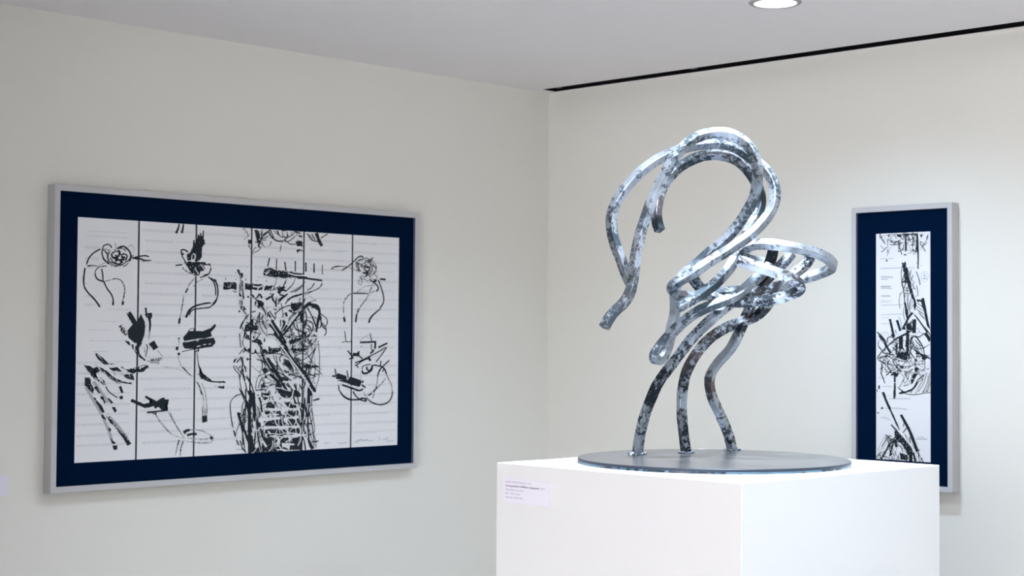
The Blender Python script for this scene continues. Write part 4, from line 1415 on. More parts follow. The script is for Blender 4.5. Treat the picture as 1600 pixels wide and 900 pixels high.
STROKES_R = """
g 67 41 29 1478 48 1444 68 1414
g 51 21 101 1475 92 1455 87 1426
g 21 21 88 1426 88 1383 86 1333
k 51 51 80 1308 81 1297
t 15 15 53 1473 72 1447 120 1416
t 13 13 106 1458 135 1428 163 1419
g 31 31 220 1450 182 1435 130 1407
g 26 26 111 1433 158 1423
k 56 56 222 1458 222 1362
g 18 18 182 1464 182 1380 168 1385
g 20 20 168 1418 170 1385 187 1376
g 23 23 168 1385 192 1371 225 1358
q 0 0 154 1473 187 1476 192 1459 163 1452
g 51 51 192 1472 215 1450
g 26 26 139 1470 154 1444
g 20 20 244 1466 234 1433 244 1395
g 25 25 234 1466 253 1440 262 1415
g 66 66 239 1457 255 1419
g 30 30 267 1465 286 1439 281 1398
g 25 25 258 1469 272 1444 272 1385
g 30 30 281 1464 295 1434 300 1393
g 20 20 244 1395 262 1365 290 1360
g 18 18 229 1420 234 1366 272 1356
g 35 35 276 1402 272 1373
k 51 51 272 1369 290 1356 309 1359
q 0 0 295 1393 309 1397 314 1367 290 1364
k 66 66 304 1476 309 1417 312 1359
w 45 45 316 1479 321 1425 323 1363
k 51 40 312 1359 313 1301 312 1243
k 25 25 313 1475 315 1417
q 0 0 323 1471 351 1465 337 1441 328 1450
g 25 25 383 1468 383 1443 369 1419 346 1391 330 1367
g 30 30 379 1411 355 1391
g 25 25 379 1456 374 1423
g 18 18 258 1473 309 1467 300 1459
g 18 18 206 1475 272 1471
q 0 0 192 1478 304 1476 300 1459 262 1465 225 1458 206 1467
t 15 15 96 1362 106 1383 120 1399
g 21 21 87 1383 96 1354 104 1345
k 36 36 208 1338 227 1336
g 15 15 234 1345 262 1348 300 1355
k 15 15 300 1282 307 1281
k 20 20 330 1263 335 1260
k 51 51 194 1284 206 1277
k 51 51 215 1291 220 1270
q 0 0 194 1284 222 1283 225 1258 239 1233 234 1224 248 1191 243 1182 257 1161 264 1128 236 1129 229 1154 215 1158 215 1175 206 1221 196 1259
k 23 23 195 1259 189 1221 191 1179 196 1130
k 23 23 213 1216 206 1196 198 1154
k 36 36 198 1154 220 1170 234 1179
k 23 23 220 1158 215 1129
w 30 30 229 1154 236 1129
t 10 10 334 1185 341 1218 364 1225 381 1208 385 1184 364 1159 341 1168 334 1185
t 20 20 355 1217 360 1184 355 1172
t 30 30 346 1180 378 1178
t 20 20 351 1201 374 1192
t 18 18 34 1316 130 1315
t 23 23 34 1252 187 1253
t 18 18 243 1251 285 1252
t 36 36 36 1197 125 1193
t 31 31 36 1183 87 1180
t 36 36 36 1134 111 1133
q 0 0 210 1171 252 1170 265 1133 277 1086 298 1017 293 971 280 976 283 1022 267 1059 251 1087 241 1142 220 1157
k 28 28 191 1171 197 1143 206 1106 212 1050 220 985 229 930 236 893
k 23 23 199 1157 225 1161
k 17 17 202 1111 220 1143 215 1157
k 17 17 204 1106 252 1101
k 17 17 210 1087 251 1084
k 17 17 225 1124 236 1082
k 17 17 210 1055 225 1087
k 25 25 262 1050 251 1022 251 971 262 953
k 25 25 236 1078 236 1031 241 985
k 68 68 215 1027 225 985 230 953
k 25 25 241 990 230 953 236 911
k 17 17 210 999 204 953 215 911
k 14 14 272 1036 257 1004
k 14 14 288 1022 257 985
k 73 73 283 967 251 939 225 898 199 851
k 56 56 230 967 236 911
w 67 67 272 971 314 934 355 884 401 838
k 84 84 288 953 344 884 406 797
k 95 78 345 1053 360 984 380 893 390 856
k 95 95 339 1044 365 966
k 28 28 303 1045 314 1026
k 67 67 306 1040 334 1035
k 14 14 303 1068 314 1070
k 17 17 288 1063 298 1068
k 22 22 308 1021 345 994 355 966
k 17 17 303 1003 345 971
k 17 17 298 985 355 948
k 17 17 303 985 355 925
k 17 17 314 957 365 911
k 22 22 385 874 401 838
k 79 79 104 919 117 870 130 814
k 79 79 157 912 170 875 181 842
k 123 123 285 916 282 828
g 34 34 251 893 272 911
g 22 22 246 874 272 897
q 0 0 209 884 262 893 272 851 251 847 220 851 204 851
w 28 28 220 875 225 851
k 96 96 236 847 235 755
k 96 96 188 814 188 755
k 45 45 104 754 157 796 209 819 267 842
w 34 34 162 805 209 828
k 40 40 8 835 45 800 72 754
k 57 57 29 809 56 777
k 14 14 88 767 83 791 104 805 123 796
k 23 23 120 805 136 786
k 23 23 146 847 152 824
g 20 20 303 856 313 856
g 14 14 293 828 344 829 365 806
k 28 28 282 810 267 801 259 755
k 25 25 288 810 313 783 334 756
k 17 17 319 847 324 829
t 29 29 35 1132 110 1131
t 28 28 35 1123 120 1120
t 37 37 37 1071 109 1070
t 17 17 35 1010 199 1011
t 17 17 37 947 194 951
t 17 17 37 889 99 889
t 17 17 37 828 93 830
k 68 68 24 819 61 782 83 736 109 694
k 34 34 8 665 56 717 136 778
k 51 51 136 783 178 801 230 822
k 23 23 19 773 18 740 45 712
k 14 14 19 777 35 782 56 763
k 51 51 88 722 109 694
k 26 26 83 768 93 801 115 801
k 113 113 120 820 136 801
k 40 40 183 797 188 746 173 699
k 141 141 186 801 186 723
k 96 96 236 829 235 755 235 709
k 23 23 199 778 199 737 215 709
k 23 23 225 783 220 737
q 0 0 151 695 188 704 209 700 241 719 241 691 225 652 188 658 157 667
k 51 51 152 755 151 690
k 23 23 146 746 125 708
g 34 34 157 783 162 709
k 34 34 141 657 188 649 230 636
w 23 23 157 658 225 645
g 39 39 162 644 199 644 235 640
k 22 22 262 806 256 774 256 710
k 22 22 277 802 262 783
k 20 20 272 783 282 737 303 692 292 646
k 28 28 293 811 324 774 349 733 359 683
k 39 39 298 710 344 678
q 0 0 339 678 367 674 365 656 344 637 334 642
k 17 17 313 765 344 701
k 17 17 298 747 313 719 339 683
k 25 25 256 705 282 668 303 646
k 17 17 246 719 261 691 292 655
k 67 67 292 659 303 646
g 17 17 230 645 251 691
g 17 17 251 640 272 678
g 39 39 303 604 313 596
k 123 123 365 830 385 802 401 775
w 22 22 380 830 402 802
g 28 28 13 651 45 675 83 666
g 28 28 29 665 83 657
k 17 17 48 647 48 581
k 40 40 67 605 72 582
k 45 45 88 647 91 619
g 26 26 72 647 93 596 72 568
k 34 34 56 675 109 675
g 20 20 98 610 146 579
g 20 20 104 629 136 588
k 68 68 154 611 157 597
k 85 85 180 607 204 603
k 51 51 180 588 188 584
g 20 20 167 616 209 598 261 613 303 627
g 22 22 209 598 272 622
q 0 0 109 555 130 569 178 570 151 542 136 551
k 62 62 140 555 141 412
k 57 57 114 550 136 569
g 25 25 172 579 225 571 230 534
k 39 39 214 566 235 530
g 17 17 230 571 240 534 256 498
g 17 17 241 608 256 571 272 535
q 0 0 287 604 318 605 318 582 292 572
q 0 0 277 567 313 573 292 535 261 493 256 512
k 20 20 209 534 178 477
k 34 34 167 468 199 450 219 437
k 17 17 162 472 178 477
g 28 28 214 511 251 493
k 25 25 204 483 240 493
k 62 62 225 446 272 466 303 504
k 56 22 292 490 313 527 354 560
k 45 45 172 433 209 444
k 20 20 354 555 334 527 292 490 256 438
k 17 17 354 537 323 490 292 435
k 17 17 375 574 354 509 313 449
k 19 19 385 556 380 515 349 450
k 17 17 400 511 380 455
k 17 17 395 574 390 510 364 450
k 39 39 344 447 354 452
k 39 39 372 453 380 456
k 20 20 188 450 230 433 292 430 354 441 400 447
g 22 22 318 623 354 601 395 592
g 19 19 344 614 364 574 400 556
g 17 17 313 573 344 591 395 602
g 23 23 178 570 209 543 204 506
t 17 17 18 534 72 531
t 17 17 45 474 72 479 125 478
k 51 51 24 483 21 459
k 26 26 5 454 13 441
k 74 74 50 439 64 410
k 79 79 53 440 75 387 105 329
k 59 59 105 329 136 271 173 197
w 20 20 148 228 179 192
k 46 46 113 229 160 186
k 66 66 137 453 137 400
k 59 59 38 332 53 337
k 33 33 6 306 22 300
q 0 0 139 196 167 186 221 146 269 90 275 63 239 40 233 50 209 87 179 112 154 121 136 163
w 46 46 167 191 221 140 263 95 281 64
k 85 111 185 297 221 242 257 179 305 65
k 26 26 209 247 203 220
k 29 29 227 213 200 180
k 23 23 215 172 227 151
k 19 19 245 158 257 116
k 19 19 257 158 245 94
k 46 46 154 137 111 108 74 58 37 -3
k 46 46 136 131 118 76 102 22
k 78 78 142 131 154 84
k 79 79 105 44 118 33
q 0 0 173 53 233 34 239 3 185 5
w 39 39 173 61 227 42
k 110 110 257 62 257 -7
k 71 71 275 58 293 1
k 29 29 299 65 341 14 347 -1
g 19 19 317 55 335 8 317 2
g 26 26 305 33 341 25
t 16 16 81 158 37 105 13 49 19 17
t 16 16 93 150 50 94 31 39
t 16 16 99 135 44 62
t 16 16 13 71 25 39 6 6
g 16 16 75 155 124 152
g 16 16 87 107 130 131
g 20 20 124 77 172 4
g 20 20 154 78 130 2
g 20 20 172 26 160 -2
g 23 23 0 -5 68 20 117 -4
g 23 23 209 28 251 14
k 65 65 173 435 222 445
k 33 33 222 445 252 451
t 20 20 99 398 258 403
t 20 20 68 333 142 338 233 333
t 20 20 34 272 68 273 105 259
t 19 19 305 155 353 160
t 29 29 299 144 377 148
k 24 28 231 749 238 719 242 689 246 658
k 13 9 239 792 247 776 253 759 257 742
k 23 17 308 679 292 659 286 635 291 610
k 22 11 285 641 303 602 322 563 342 525
k 28 14 296 726 332 727 365 738 393 757
k 21 10 147 645 159 611 176 580 199 552
k 32 32 288 720 318 702 347 684 376 664
k 14 15 83 737 114 709 131 673 130 633
k 30 18 343 685 349 665 347 643 337 623
k 26 12 295 566 288 544 271 527 249 516
k 23 20 164 719 162 691 146 666 120 649
k 27 29 355 827 335 811 310 802 283 803
k 32 30 35 569 47 546 57 522 67 497
k 32 28 276 756 260 722 248 686 241 649
k 30 14 77 701 97 689 121 683 145 684
k 35 37 211 576 234 574 256 581 272 596
k 25 26 280 593 297 589 315 590 331 595
k 33 24 125 645 136 627 148 611 161 595
k 27 31 200 723 221 704 241 684 260 664
k 25 12 127 768 151 762 176 761 200 766
k 26 25 81 681 56 643 41 600 38 556
k 26 29 291 784 304 767 322 753 342 743
k 28 22 114 704 82 683 45 667 6 658
k 26 22 203 710 195 687 198 664 212 644
k 26 28 360 691 360 661 360 632 361 602
k 15 16 226 612 243 573 239 531 212 496
k 25 26 162 596 165 581 162 566 153 552
k 28 17 59 656 84 631 118 618 155 617
k 31 12 249 779 279 752 304 721 324 687
k 27 18 46 697 78 693 109 689 140 685
k 31 29 122 736 159 706 205 688 254 682
k 14 12 174 635 152 604 120 581 80 569
k 32 16 181 738 175 702 159 669 133 641
k 22 24 243 762 276 735 320 726 364 737
k 24 17 23 738 56 702 96 672 142 650
k 15 9 239 797 266 776 293 755 319 732
k 18 16 27 670 38 637 45 604 49 569
k 19 17 260 649 250 638 247 624 251 610
k 32 36 116 585 103 572 90 560 75 549
k 22 24 34 641 58 634 82 628 106 621
k 27 27 50 770 67 751 71 728 62 706
k 17 10 25 591 60 603 88 625 103 655
k 22 9 16 812 39 786 70 768 106 759
k 27 24 215 747 264 732 302 702 325 662
k 18 11 137 805 151 760 178 720 216 688
k 14 9 132 778 173 776 213 779 253 787
k 14 6 223 811 261 814 298 809 332 796
k 18 17 301 575 323 577 343 585 361 597
k 17 13 107 763 142 748 163 720 167 686
k 15 13 17 682 37 670 59 662 83 657
k 27 13 169 591 187 607 205 623 222 639
k 19 9 111 664 129 670 147 676 166 680
k 29 21 295 674 330 679 366 675 398 662
k 27 30 19 649 60 629 93 600 117 565
k 14 6 207 580 241 577 272 567 301 552
k 29 34 292 695 336 692 376 678 411 655
k 18 18 204 657 228 651 252 646 275 642
k 23 23 106 568 132 570 156 577 178 589
k 14 9 139 588 159 586 178 583 197 578
k 15 14 251 610 275 624 300 636 326 646
k 27 24 157 623 187 613 217 609 248 612
k 27 12 189 708 208 689 232 674 259 663
k 25 12 155 680 195 660 236 643 278 629
k 26 23 303 624 320 627 337 628 354 627
k 20 9 221 563 253 568 284 575 315 583
k 15 8 299 567 321 560 344 558 367 563
k 24 10 351 685 367 686 383 685 399 683
k 16 8 53 631 88 607 124 583 160 561
k 14 13 66 680 92 654 116 627 138 598
k 13 6 160 657 194 646 229 637 265 631
k 28 23 237 1431 253 1431 268 1437 280 1446
k 29 26 275 1451 279 1430 273 1409 259 1393
k 21 11 331 1421 327 1394 320 1368 310 1343
k 16 7 228 1447 216 1422 207 1396 202 1369
k 14 6 94 1464 117 1461 139 1468 153 1484
k 22 17 206 1404 206 1392 205 1380 205 1369
k 17 14 69 1468 101 1472 134 1473 167 1471
k 24 19 327 1416 323 1385 307 1358 280 1337
k 22 23 79 1392 69 1378 55 1367 38 1360
k 16 19 166 1434 168 1410 169 1386 170 1363
k 14 14 118 1452 106 1444 93 1437 81 1430
k 29 30 106 1438 116 1426 129 1419 145 1417
k 15 17 36 1404 43 1393 53 1385 64 1378
k 27 24 173 1428 175 1397 182 1367 195 1338
k 17 20 203 1382 194 1369 181 1361 165 1358
k 18 16 323 1415 336 1415 348 1408 355 1398
k 25 10 36 1487 27 1474 27 1459 34 1444
k 14 11 280 1414 288 1404 296 1393 304 1383
k 21 10 323 1398 326 1385 324 1372 315 1362
k 27 24 303 1424 328 1403 349 1380 365 1354
k 27 22 202 1417 170 1407 136 1404 102 1409
k 16 7 281 1427 273 1409 272 1388 280 1368
k 29 12 178 1472 187 1452 205 1437 229 1430
k 17 13 95 156 112 123 144 100 184 92
k 25 11 184 96 198 59 200 19 188 -21
k 16 13 79 43 57 32 32 25 7 22
k 12 15 169 164 147 146 122 132 95 121
k 14 12 64 37 68 14 81 -6 102 -19
k 17 8 153 126 171 96 203 78 242 75
k 25 20 68 161 88 145 103 126 112 104
k 24 21 121 24 121 7 113 -8 97 -18
k 24 21 108 161 84 136 62 110 43 83
k 11 11 210 70 234 45 263 25 296 10
k 25 25 71 145 93 115 104 81 104 44
k 27 29 110 137 136 124 166 122 195 131
k 13 8 168 39 158 11 136 -13 107 -29
k 21 16 148 150 115 128 91 98 79 64
k 11 10 307 122 285 110 262 100 238 91
k 12 5 139 6 113 2 87 -2 61 -5
k 22 13 138 136 115 137 94 147 80 163
k 24 18 169 12 171 -4 175 -19 180 -34
k 19 10 127 109 107 81 79 59 46 43
k 26 13 142 155 139 141 137 127 137 112
k 17 16 76 50 44 45 17 30 -1 6
k 14 15 219 162 236 141 243 115 241 89
k 17 8 271 42 256 28 237 19 217 16
k 15 10 275 157 285 119 275 80 246 48
k 21 14 319 82 314 51 316 21 327 -8
k 18 20 108 95 116 71 126 46 137 23
k 25 27 29 39 30 22 37 6 48 -7
k 20 19 292 918 273 902 253 888 233 875
k 17 14 236 1139 236 1124 236 1109 235 1094
k 17 15 219 987 218 968 221 949 227 931
k 23 28 297 1226 311 1198 321 1169 327 1139
k 23 26 275 1152 275 1136 282 1121 293 1109
k 15 15 243 1234 250 1204 266 1175 291 1152
k 16 14 219 1160 216 1128 200 1098 174 1076
k 16 15 263 1237 256 1209 253 1180 253 1151
k 13 5 218 1213 205 1192 194 1169 185 1146
k 20 14 216 1001 232 979 243 954 249 928
k 20 10 275 1118 262 1103 252 1087 244 1070
k 12 9 170 934 186 904 190 871 183 838
k 18 8 281 910 281 894 284 878 290 862
k 22 18 300 1134 307 1113 310 1092 311 1071
k 16 17 186 1090 175 1056 174 1021 181 986
k 13 6 258 1224 247 1210 240 1194 240 1176
k 23 14 276 1204 263 1172 247 1141 228 1112
w 19 10 232 541 262 534 291 525 318 513
w 26 18 238 657 252 643 260 628 265 610
w 19 22 47 628 58 617 66 605 71 591
w 20 9 131 503 156 505 181 505 205 502
w 24 22 63 665 77 648 82 628 77 607
w 24 25 304 583 328 581 352 578 375 573
w 25 14 294 665 310 663 326 659 342 654
w 19 20 303 662 322 638 348 619 379 608
w 16 19 232 643 236 610 238 577 239 543
w 17 19 295 667 333 660 366 645 394 621
w 24 13 335 673 339 653 351 634 368 621
"""
LA = dict(o0=-2.1974, o1=-0.7304, z0=1.029, z1=1.9527, fw=0.0187, dep=0.0436, md=0.012, p0=-2.1128, p1=-0.8178, q0=1.1156, q1=1.8588, flip=1, rows=ROWS_L)
BA = dict(o0=1.4285, o1=1.7998, z0=1.0208, z1=1.9415, fw=0.0173, dep=0.0436, md=0.012, p0=1.5162, p1=1.716, q0=1.1119, q1=1.8526, flip=1, rows=ROWS_B)
framed('framed_print', 'wide silver-grey framed ink print of six joined sheets on navy mat, on the left wall', 'picture', 'L', LA, [0.2138, 0.4268, 0.6452, 0.8636, 1.0783], STROKES_L, 0.822, 1)
framed('framed_print', 'narrow upright silver-grey framed ink print on navy mat, behind the white plinth', 'picture', 'B', BA, [], STROKES_R, 0.882, 2)

# ------------------------------------------------------------------ plinth
PX, PY, PZ, PROT, WA, WB = PLINTH        # near corner, top height, rotation, widths
pl = thing('plinth', 'tall white square plinth holding the steel sculpture', 'plinth', (PX, PY, 0), PROT)
# local frame: near corner at the origin, x runs along the right face, y along the left face
bm = bmesh.new()
add_box(bm, 0, WB, 0, WA, 0.0, PZ, 0.0015)
obj('plinth_body', bm, M['plinth'], pl)

# ------------------------------------------------------------------ labels
def text_mesh(s, size, bold=0.0):
    cu = bpy.data.curves.new('t', 'FONT'); cu.body = s; cu.size = size; cu.offset = bold
    o = bpy.data.objects.new('t', cu); COL.objects.link(o)
    dg = bpy.context.evaluated_depsgraph_get()
    me = bpy.data.meshes.new_from_object(o.evaluated_get(dg))
    bpy.data.objects.remove(o)
    bpy.data.curves.remove(cu)
    return me

LW, LH, LT = LAB['w'], LAB['h'], 0.004
lab = thing('museum_label', 'small pale lilac text label on the left face of the white plinth', 'label', LAB['loc'], LAB['rot'])
obj('label_card', box(0, LW, -LT, 0, 0, LH, 0.0003), M['label'], lab)
def textline(s, x, z, size, width, mat, bold=0.0):
    me = text_mesh(s, size, bold)
    xs = [v.co.x for v in me.vertices]
    k = width / (max(xs) - min(xs))
    for v in me.vertices:
        px, py = v.co.x * k, v.co.y
        v.co = (x + px, -LT - 0.0003, z + py)
    me.materials.append(mat)
    o = bpy.data.objects.new('label_text', me); link(o, lab)
TX = LW * 0.045
textline('JORGE OTERO-PAILOS (b. 1971)', TX, LH * 0.825, LH * 0.11, LW * 0.575, M['labeltext'])
textline('Interoperability of Military Equipment', TX, LH * 0.665, LH * 0.115, LW * 0.735, M['labelbold'], 0.00008)
textline(', 2019', TX + LW * 0.745, LH * 0.665, LH * 0.11, LW * 0.10, M['labeltext'])
textline('Galvanized steel, paint', TX, LH * 0.505, LH * 0.11, LW * 0.405, M['labeltext'])
textline('30\u00bd x 25\u00bd inches', TX, LH * 0.345, LH * 0.11, LW * 0.32, M['labeltext'])
textline('Courtesy of the artist', TX, LH * 0.185, LH * 0.11, LW * 0.385, M['labeltext'])

wl = thing('museum_label', 'pale lilac wall label left of the wide framed print, cut by the picture edge', 'label', (0, WLAB[1], WLAB[2]))
obj('label_card', box(-0.0004, 0.005, WLAB[0] - WLAB[1], 0, 0, WLAB[3] - WLAB[2], 0.0004), M['label'], wl)

# ------------------------------------------------------------------ sculpture
DX, DY, DT, DR = DISC
sc = thing('steel_sculpture', 'looping galvanized square-bar steel sculpture on a round plate on the white plinth', 'sculpture', (DX, DY, PZ))
bm = bmesh.new()
lathe(bm, [(0, 0), (DR - 0.001, 0), (DR, 0.0008), (DR, DT * 0.42), (DR, DT - 0.0012), (DR - 0.0012, DT), (0, DT)], 180)
for f in bm.faces:
    c = f.calc_center_median()
    rr_ = math.hypot(c.x, c.y)
    f.material_index = 0 if rr_ < DR * 0.9 else (1 if c.z < DT * 0.42 else 2)
obj('base_plate', bm, [M['disc'], M['discedge'], M['disccut']], sc)

VIEW = Vector(FWD)
def rod(name, pts, mat, size=0.0196, roll0=0.0, rolls=None):
    P = [Vector(p) - Vector((DX, DY, PZ)) for p in pts]
    C = catmull(P, 0.004)
    n = len(C)
    # smooth the path once
    for _ in range(3):
        C = [C[0]] + [(C[i - 1] + C[i] * 2 + C[i + 1]) / 4 for i in range(1, n - 1)] + [C[-1]]
    frames = []; prev = None
    for i in range(n):
        t = (C[min(i + 1, n - 1)] - C[max(i - 1, 0)]).normalized()
        tv = VIEW - t * VIEW.dot(t)
        strength = min(1.0, tv.length * 1.6)
        if prev is None:
            nn = tv.normalized()
        else:
            nn = (prev - t * prev.dot(t)).normalized()
            if tv.length > 0.15:
                tgt = tv.normalized(); best = None
                for k in range(4):
                    q = Matrix.Rotation(k * PI / 2, 3, t) @ tgt
                    if best is None or q.dot(nn) > best.dot(nn): best = q
                nn = (nn + best * 0.10 * strength).normalized()
                nn = (nn - t * nn.dot(t)).normalized()
        prev = nn
        frames.append((t, nn, t.cross(nn)))
    ch = size * 0.045; h = size / 2
    sec = [(h - ch, h), (h, h - ch), (h, -h + ch), (h - ch, -h), (-h + ch, -h), (-h, -h + ch), (-h, h - ch), (-h + ch, h)]
    bm = bmesh.new(); rings = []
    rnd = random.Random(name + str(n))
    rl = rolls or [roll0]
    for i, (p, (t, a, b)) in enumerate(zip(C, frames)):
        u = i / (n - 1) * (len(rl) - 1); k = min(int(u), len(rl) - 2) if len(rl) > 1 else 0
        r = rl[0] if len(rl) == 1 else rl[k] + (rl[k + 1] - rl[k]) * (u - k)
        r = math.radians(45 + r)
        ca, sa = math.cos(r), math.sin(r)
        s = 1 + 0.02 * math.sin(i * 0.37) + rnd.uniform(-0.006, 0.006)
        A_ = a * ca + b * sa; B_ = b * ca - a * sa
        rings.append([bm.verts.new(p + A_ * x * s + B_ * y * s) for x, y in sec])
    for r0, r1 in zip(rings, rings[1:]):
        for i in range(8):
            j = (i + 1) % 8
            f = bm.faces.new((r0[i], r0[j], r1[j], r1[i])); f.smooth = True
    bm.faces.new(rings[0]); bm.faces.new(rings[-1])
    bmesh.ops.recalc_face_normals(bm, faces=bm.faces)
    # keep the four long corners crisp
    o = obj(name, bm, mat, sc)
    me = o.data
    for p in me.polygons: p.use_smooth = False
    return o

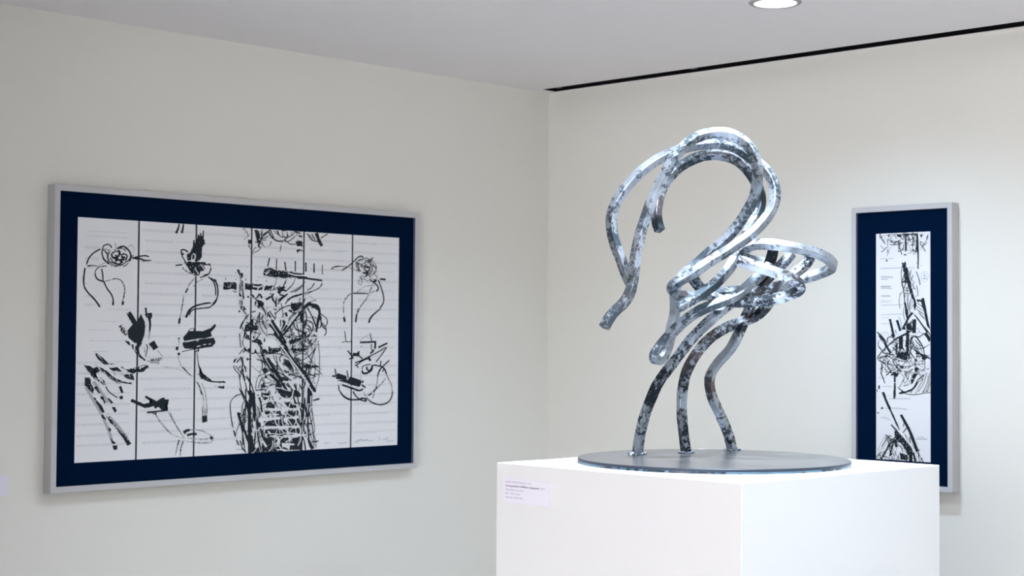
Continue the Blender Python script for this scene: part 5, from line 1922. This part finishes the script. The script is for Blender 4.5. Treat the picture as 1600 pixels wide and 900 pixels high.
RODS = [
('steel_bar', [[1.9554, -1.8901, 1.5258], [1.9603, -1.8781, 1.5479], [1.9675, -1.8641, 1.5656], [1.9757, -1.8491, 1.5805], [1.9818, -1.836, 1.5999], [1.9815, -1.8223, 1.6268], [1.984, -1.8198, 1.6564], [1.9833, -1.8134, 1.6921], [1.9853, -1.8045, 1.728], [1.9873, -1.7956, 1.7566], [1.9924, -1.7835, 1.7913], [1.9997, -1.7693, 1.832], [2.0102, -1.7519, 1.8715], [2.0239, -1.7384, 1.9075], [2.0346, -1.721, 1.9366], [2.0484, -1.7003, 1.9599], [2.0602, -1.6817, 1.9742], [2.0742, -1.6609, 1.9825], [2.0956, -1.6398, 1.9857], [2.114, -1.6147, 1.9805], [2.1282, -1.5938, 1.9677], [2.1411, -1.5811, 1.9467], [2.1456, -1.5696, 1.9232], [2.1459, -1.5623, 1.8996], [2.139, -1.5551, 1.8764], [2.1309, -1.549, 1.8531], [2.1196, -1.5461, 1.8296], [2.0998, -1.5445, 1.8033], [2.0778, -1.5451, 1.7768], [2.0617, -1.5539, 1.754], [2.0402, -1.5681, 1.728], [2.0155, -1.5784, 1.7085], [1.9949, -1.5916, 1.687], [1.9762, -1.6171, 1.6604], [1.9662, -1.6339, 1.6386], [1.964, -1.6431, 1.6154], [1.964, -1.6431, 1.5893], [1.9599, -1.6401, 1.5588], [1.9545, -1.6454, 1.5281], [1.9544, -1.6525, 1.4974], [1.9543, -1.6667, 1.4699], [1.9571, -1.6892, 1.4518], [1.9623, -1.7121, 1.4504], [1.9699, -1.7285, 1.4641], [1.9847, -1.7279, 1.4823], [1.9986, -1.7213, 1.5004], [2.0209, -1.7064, 1.5275], [2.041, -1.6936, 1.5486], [2.0602, -1.6747, 1.5667], [2.0814, -1.6538, 1.5803], [2.0988, -1.6227, 1.5928], [2.1081, -1.5854, 1.6085], [2.1155, -1.5501, 1.632], [2.115, -1.5085, 1.6546], [2.1196, -1.476, 1.6787]], [0]),
('steel_bar', [[1.9664, -1.8021, 1.6247], [1.9578, -1.8035, 1.6337], [1.947, -1.8071, 1.6577], [1.9362, -1.8107, 1.6877], [1.9276, -1.8191, 1.7175], [1.9222, -1.8245, 1.7444], [1.9167, -1.8229, 1.7807], [1.9186, -1.814, 1.8111], [1.9227, -1.7959, 1.8391], [1.9311, -1.7736, 1.8674], [1.9439, -1.747, 1.8958], [1.9569, -1.7202, 1.9183], [1.9636, -1.6856, 1.9359], [1.9737, -1.6546, 1.9501], [1.9892, -1.6253, 1.9623], [2.0071, -1.5937, 1.9683], [2.0281, -1.5659, 1.9722], [2.0479, -1.5465, 1.9678], [2.0655, -1.5292, 1.9587], [2.0839, -1.5181, 1.9428], [2.1052, -1.5112, 1.9264], [2.1261, -1.5117, 1.9111], [2.1429, -1.5092, 1.8918], [2.1563, -1.51, 1.8649], [2.1633, -1.5171, 1.8367], [2.1638, -1.5307, 1.807], [2.1568, -1.5516, 1.7804], [2.1478, -1.5745, 1.757], [2.1388, -1.5974, 1.7381], [2.1226, -1.6203, 1.7197], [2.1065, -1.6432, 1.7013], [2.0883, -1.6681, 1.6829], [2.0702, -1.6929, 1.6616], [2.0511, -1.7117, 1.645], [2.0342, -1.7283, 1.6315], [2.0215, -1.7267, 1.6213], [2.0132, -1.7139, 1.6098], [2.0071, -1.6848, 1.6031], [2.0056, -1.6442, 1.6025], [2.0106, -1.6113, 1.6048], [2.0227, -1.5573, 1.612], [2.0376, -1.5006, 1.6178], [2.0589, -1.4516, 1.6219], [2.0797, -1.4171, 1.6271], [2.1131, -1.3842, 1.6384], [2.1478, -1.3641, 1.6524], [2.1813, -1.3591, 1.6611], [2.2137, -1.3694, 1.6693], [2.2448, -1.3949, 1.6783], [2.2551, -1.4268, 1.6905], [2.2492, -1.4607, 1.7029], [2.2334, -1.4902, 1.7111], [2.2178, -1.5196, 1.7164], [2.1964, -1.5407, 1.7214], [2.1722, -1.5575, 1.7245], [2.1419, -1.5663, 1.7245], [2.116, -1.5637, 1.7179], [2.0905, -1.5467, 1.7089], [2.0758, -1.5191, 1.6982], [2.077, -1.4898, 1.6917], [2.0965, -1.4567, 1.6862]], [0]),
('steel_bar', [[1.9628, -1.7004, 1.7582], [1.9521, -1.6969, 1.7771], [1.9382, -1.6825, 1.8061], [1.9297, -1.6628, 1.8447], [1.9342, -1.6443, 1.8782], [1.9433, -1.6214, 1.9057], [1.9524, -1.5984, 1.924], [1.9767, -1.5745, 1.9413], [1.9988, -1.5527, 1.9478], [2.0209, -1.531, 1.9464], [2.0431, -1.5092, 1.9357], [2.0608, -1.4917, 1.9157], [2.0763, -1.4765, 1.8847], [2.0911, -1.4759, 1.8481], [2.096, -1.4852, 1.8179], [2.0943, -1.5009, 1.7908], [2.0912, -1.5249, 1.7589], [2.0913, -1.553, 1.7223], [2.0916, -1.5736, 1.6986], [2.0951, -1.5982, 1.6733], [2.0914, -1.623, 1.65], [2.0835, -1.6518, 1.6267], [2.0767, -1.6865, 1.6065], [2.066, -1.7111, 1.5913], [2.0522, -1.7317, 1.5776], [2.0459, -1.7379, 1.5731]], [0]),
('steel_leg', [[1.8544, -1.6502, 1.2202], [1.8602, -1.6514, 1.2546], [1.8736, -1.6532, 1.2987], [1.8837, -1.6511, 1.3299], [1.8992, -1.6507, 1.3613], [1.9158, -1.6492, 1.3925], [1.9346, -1.6385, 1.4235], [1.9551, -1.6263, 1.4545], [1.9747, -1.5946, 1.5008], [2.0007, -1.5846, 1.5286], [2.0267, -1.5748, 1.5533], [2.0442, -1.5501, 1.5781], [2.0611, -1.5194, 1.6031], [2.0804, -1.4865, 1.633], [2.1002, -1.467, 1.6656], [2.1159, -1.4656, 1.6961], [2.1261, -1.4695, 1.7233]], [0]),
('steel_leg', [[1.897, -1.5148, 1.2202], [1.8992, -1.5267, 1.2641], [1.9076, -1.545, 1.3122], [1.9131, -1.5521, 1.3596], [1.9214, -1.5565, 1.3912], [1.9324, -1.5581, 1.4227], [1.9562, -1.5597, 1.4573], [1.9687, -1.5444, 1.4839], [1.994, -1.5445, 1.5042], [2.0149, -1.5365, 1.5198], [2.0308, -1.5194, 1.5323], [2.0478, -1.5011, 1.5418], [2.0696, -1.4921, 1.5496], [2.085, -1.477, 1.5605], [2.0982, -1.464, 1.5776], [2.1092, -1.4532, 1.5994], [2.1346, -1.4471, 1.6315], [2.158, -1.4382, 1.656], [2.1755, -1.421, 1.6746], [2.1864, -1.4102, 1.6931], [2.1908, -1.4059, 1.7116]], [-25, -20, 0, 0]),
('steel_leg', [[1.9084, -1.3415, 1.2202], [1.908, -1.356, 1.258], [1.9137, -1.385, 1.2916], [1.9184, -1.4151, 1.3248], [1.917, -1.437, 1.3573], [1.9214, -1.4533, 1.3896], [1.9321, -1.4634, 1.4122], [1.9501, -1.4663, 1.4348], [1.9804, -1.4778, 1.4558], [2.0104, -1.4894, 1.4749], [2.0304, -1.497, 1.4938], [2.0464, -1.5018, 1.5155], [2.0569, -1.4981, 1.5387], [2.0575, -1.4835, 1.5606], [2.0988, -1.5245, 1.5827], [2.1015, -1.5078, 1.609], [2.1098, -1.4856, 1.6386], [2.1273, -1.4684, 1.6649], [2.1448, -1.4512, 1.6881], [2.1568, -1.4394, 1.7098]], [0]),
('steel_bar', [[1.9992, -1.6365, 1.6623], [2.0027, -1.6261, 1.6473], [2.0083, -1.6135, 1.6307], [2.0214, -1.6006, 1.614], [2.045, -1.5914, 1.5986], [2.075, -1.576, 1.591], [2.1026, -1.5628, 1.5895], [2.1469, -1.5474, 1.5923], [2.1865, -1.5364, 1.5981], [2.2165, -1.5279, 1.6069], [2.2379, -1.5279, 1.6155], [2.2479, -1.5321, 1.6256], [2.2452, -1.5488, 1.637], [2.2354, -1.5655, 1.6456], [2.2235, -1.5841, 1.6527], [2.2046, -1.6028, 1.6614], [2.1835, -1.6235, 1.67], [2.1688, -1.638, 1.6773], [2.154, -1.6525, 1.6845]], [0])]
for i, (nm, pts, rolls) in enumerate(RODS):
    o = rod(nm, pts, ZINC[i % len(ZINC)], rolls=rolls)
    if nm == 'steel_leg':
        f = Vector(pts[0]) - Vector((DX, DY, PZ))
        rnd = random.Random(i)
        bm = bmesh.new()
        for k in range(26):
            a = 2 * PI * k / 26 + rnd.uniform(-.1, .1); r = rnd.uniform(0.0125, 0.020)
            bmesh.ops.create_icosphere(bm, subdivisions=2, radius=rnd.uniform(0.0024, 0.0052),
                matrix=Matrix.Translation((f.x + r * math.cos(a), f.y + r * math.sin(a), DT + rnd.uniform(0.0002, 0.003))) @ Matrix.Diagonal((1.2, 1.2, 0.7, 1)))
        obj('weld_bead', bm, M['weld'], o, True)

# ------------------------------------------------------------------ camera
cd = bpy.data.cameras.new('camera'); cam = bpy.data.objects.new('camera', cd); COL.objects.link(cam)
cam.matrix_world = Matrix(CAM)
cd.sensor_width = 36.0; cd.lens = CF * 36.0 / 1600.0
cd.clip_start = 0.05; cd.clip_end = 50
cd.dof.use_dof = True; cd.dof.focus_distance = 3.75; cd.dof.aperture_fstop = 9.0
SC.camera = cam

# ------------------------------------------------------------------ world and view
w = bpy.data.worlds.new('world'); SC.world = w; w.use_nodes = True
w.node_tree.nodes['Background'].inputs[0].default_value = WCOL
w.node_tree.nodes['Background'].inputs[1].default_value = WSTR
vs = SC.view_settings
vs.view_transform = 'Standard'; vs.look = 'None'; vs.gamma = 1; vs.use_curve_mapping = False
vs.exposure = EXPOSURE
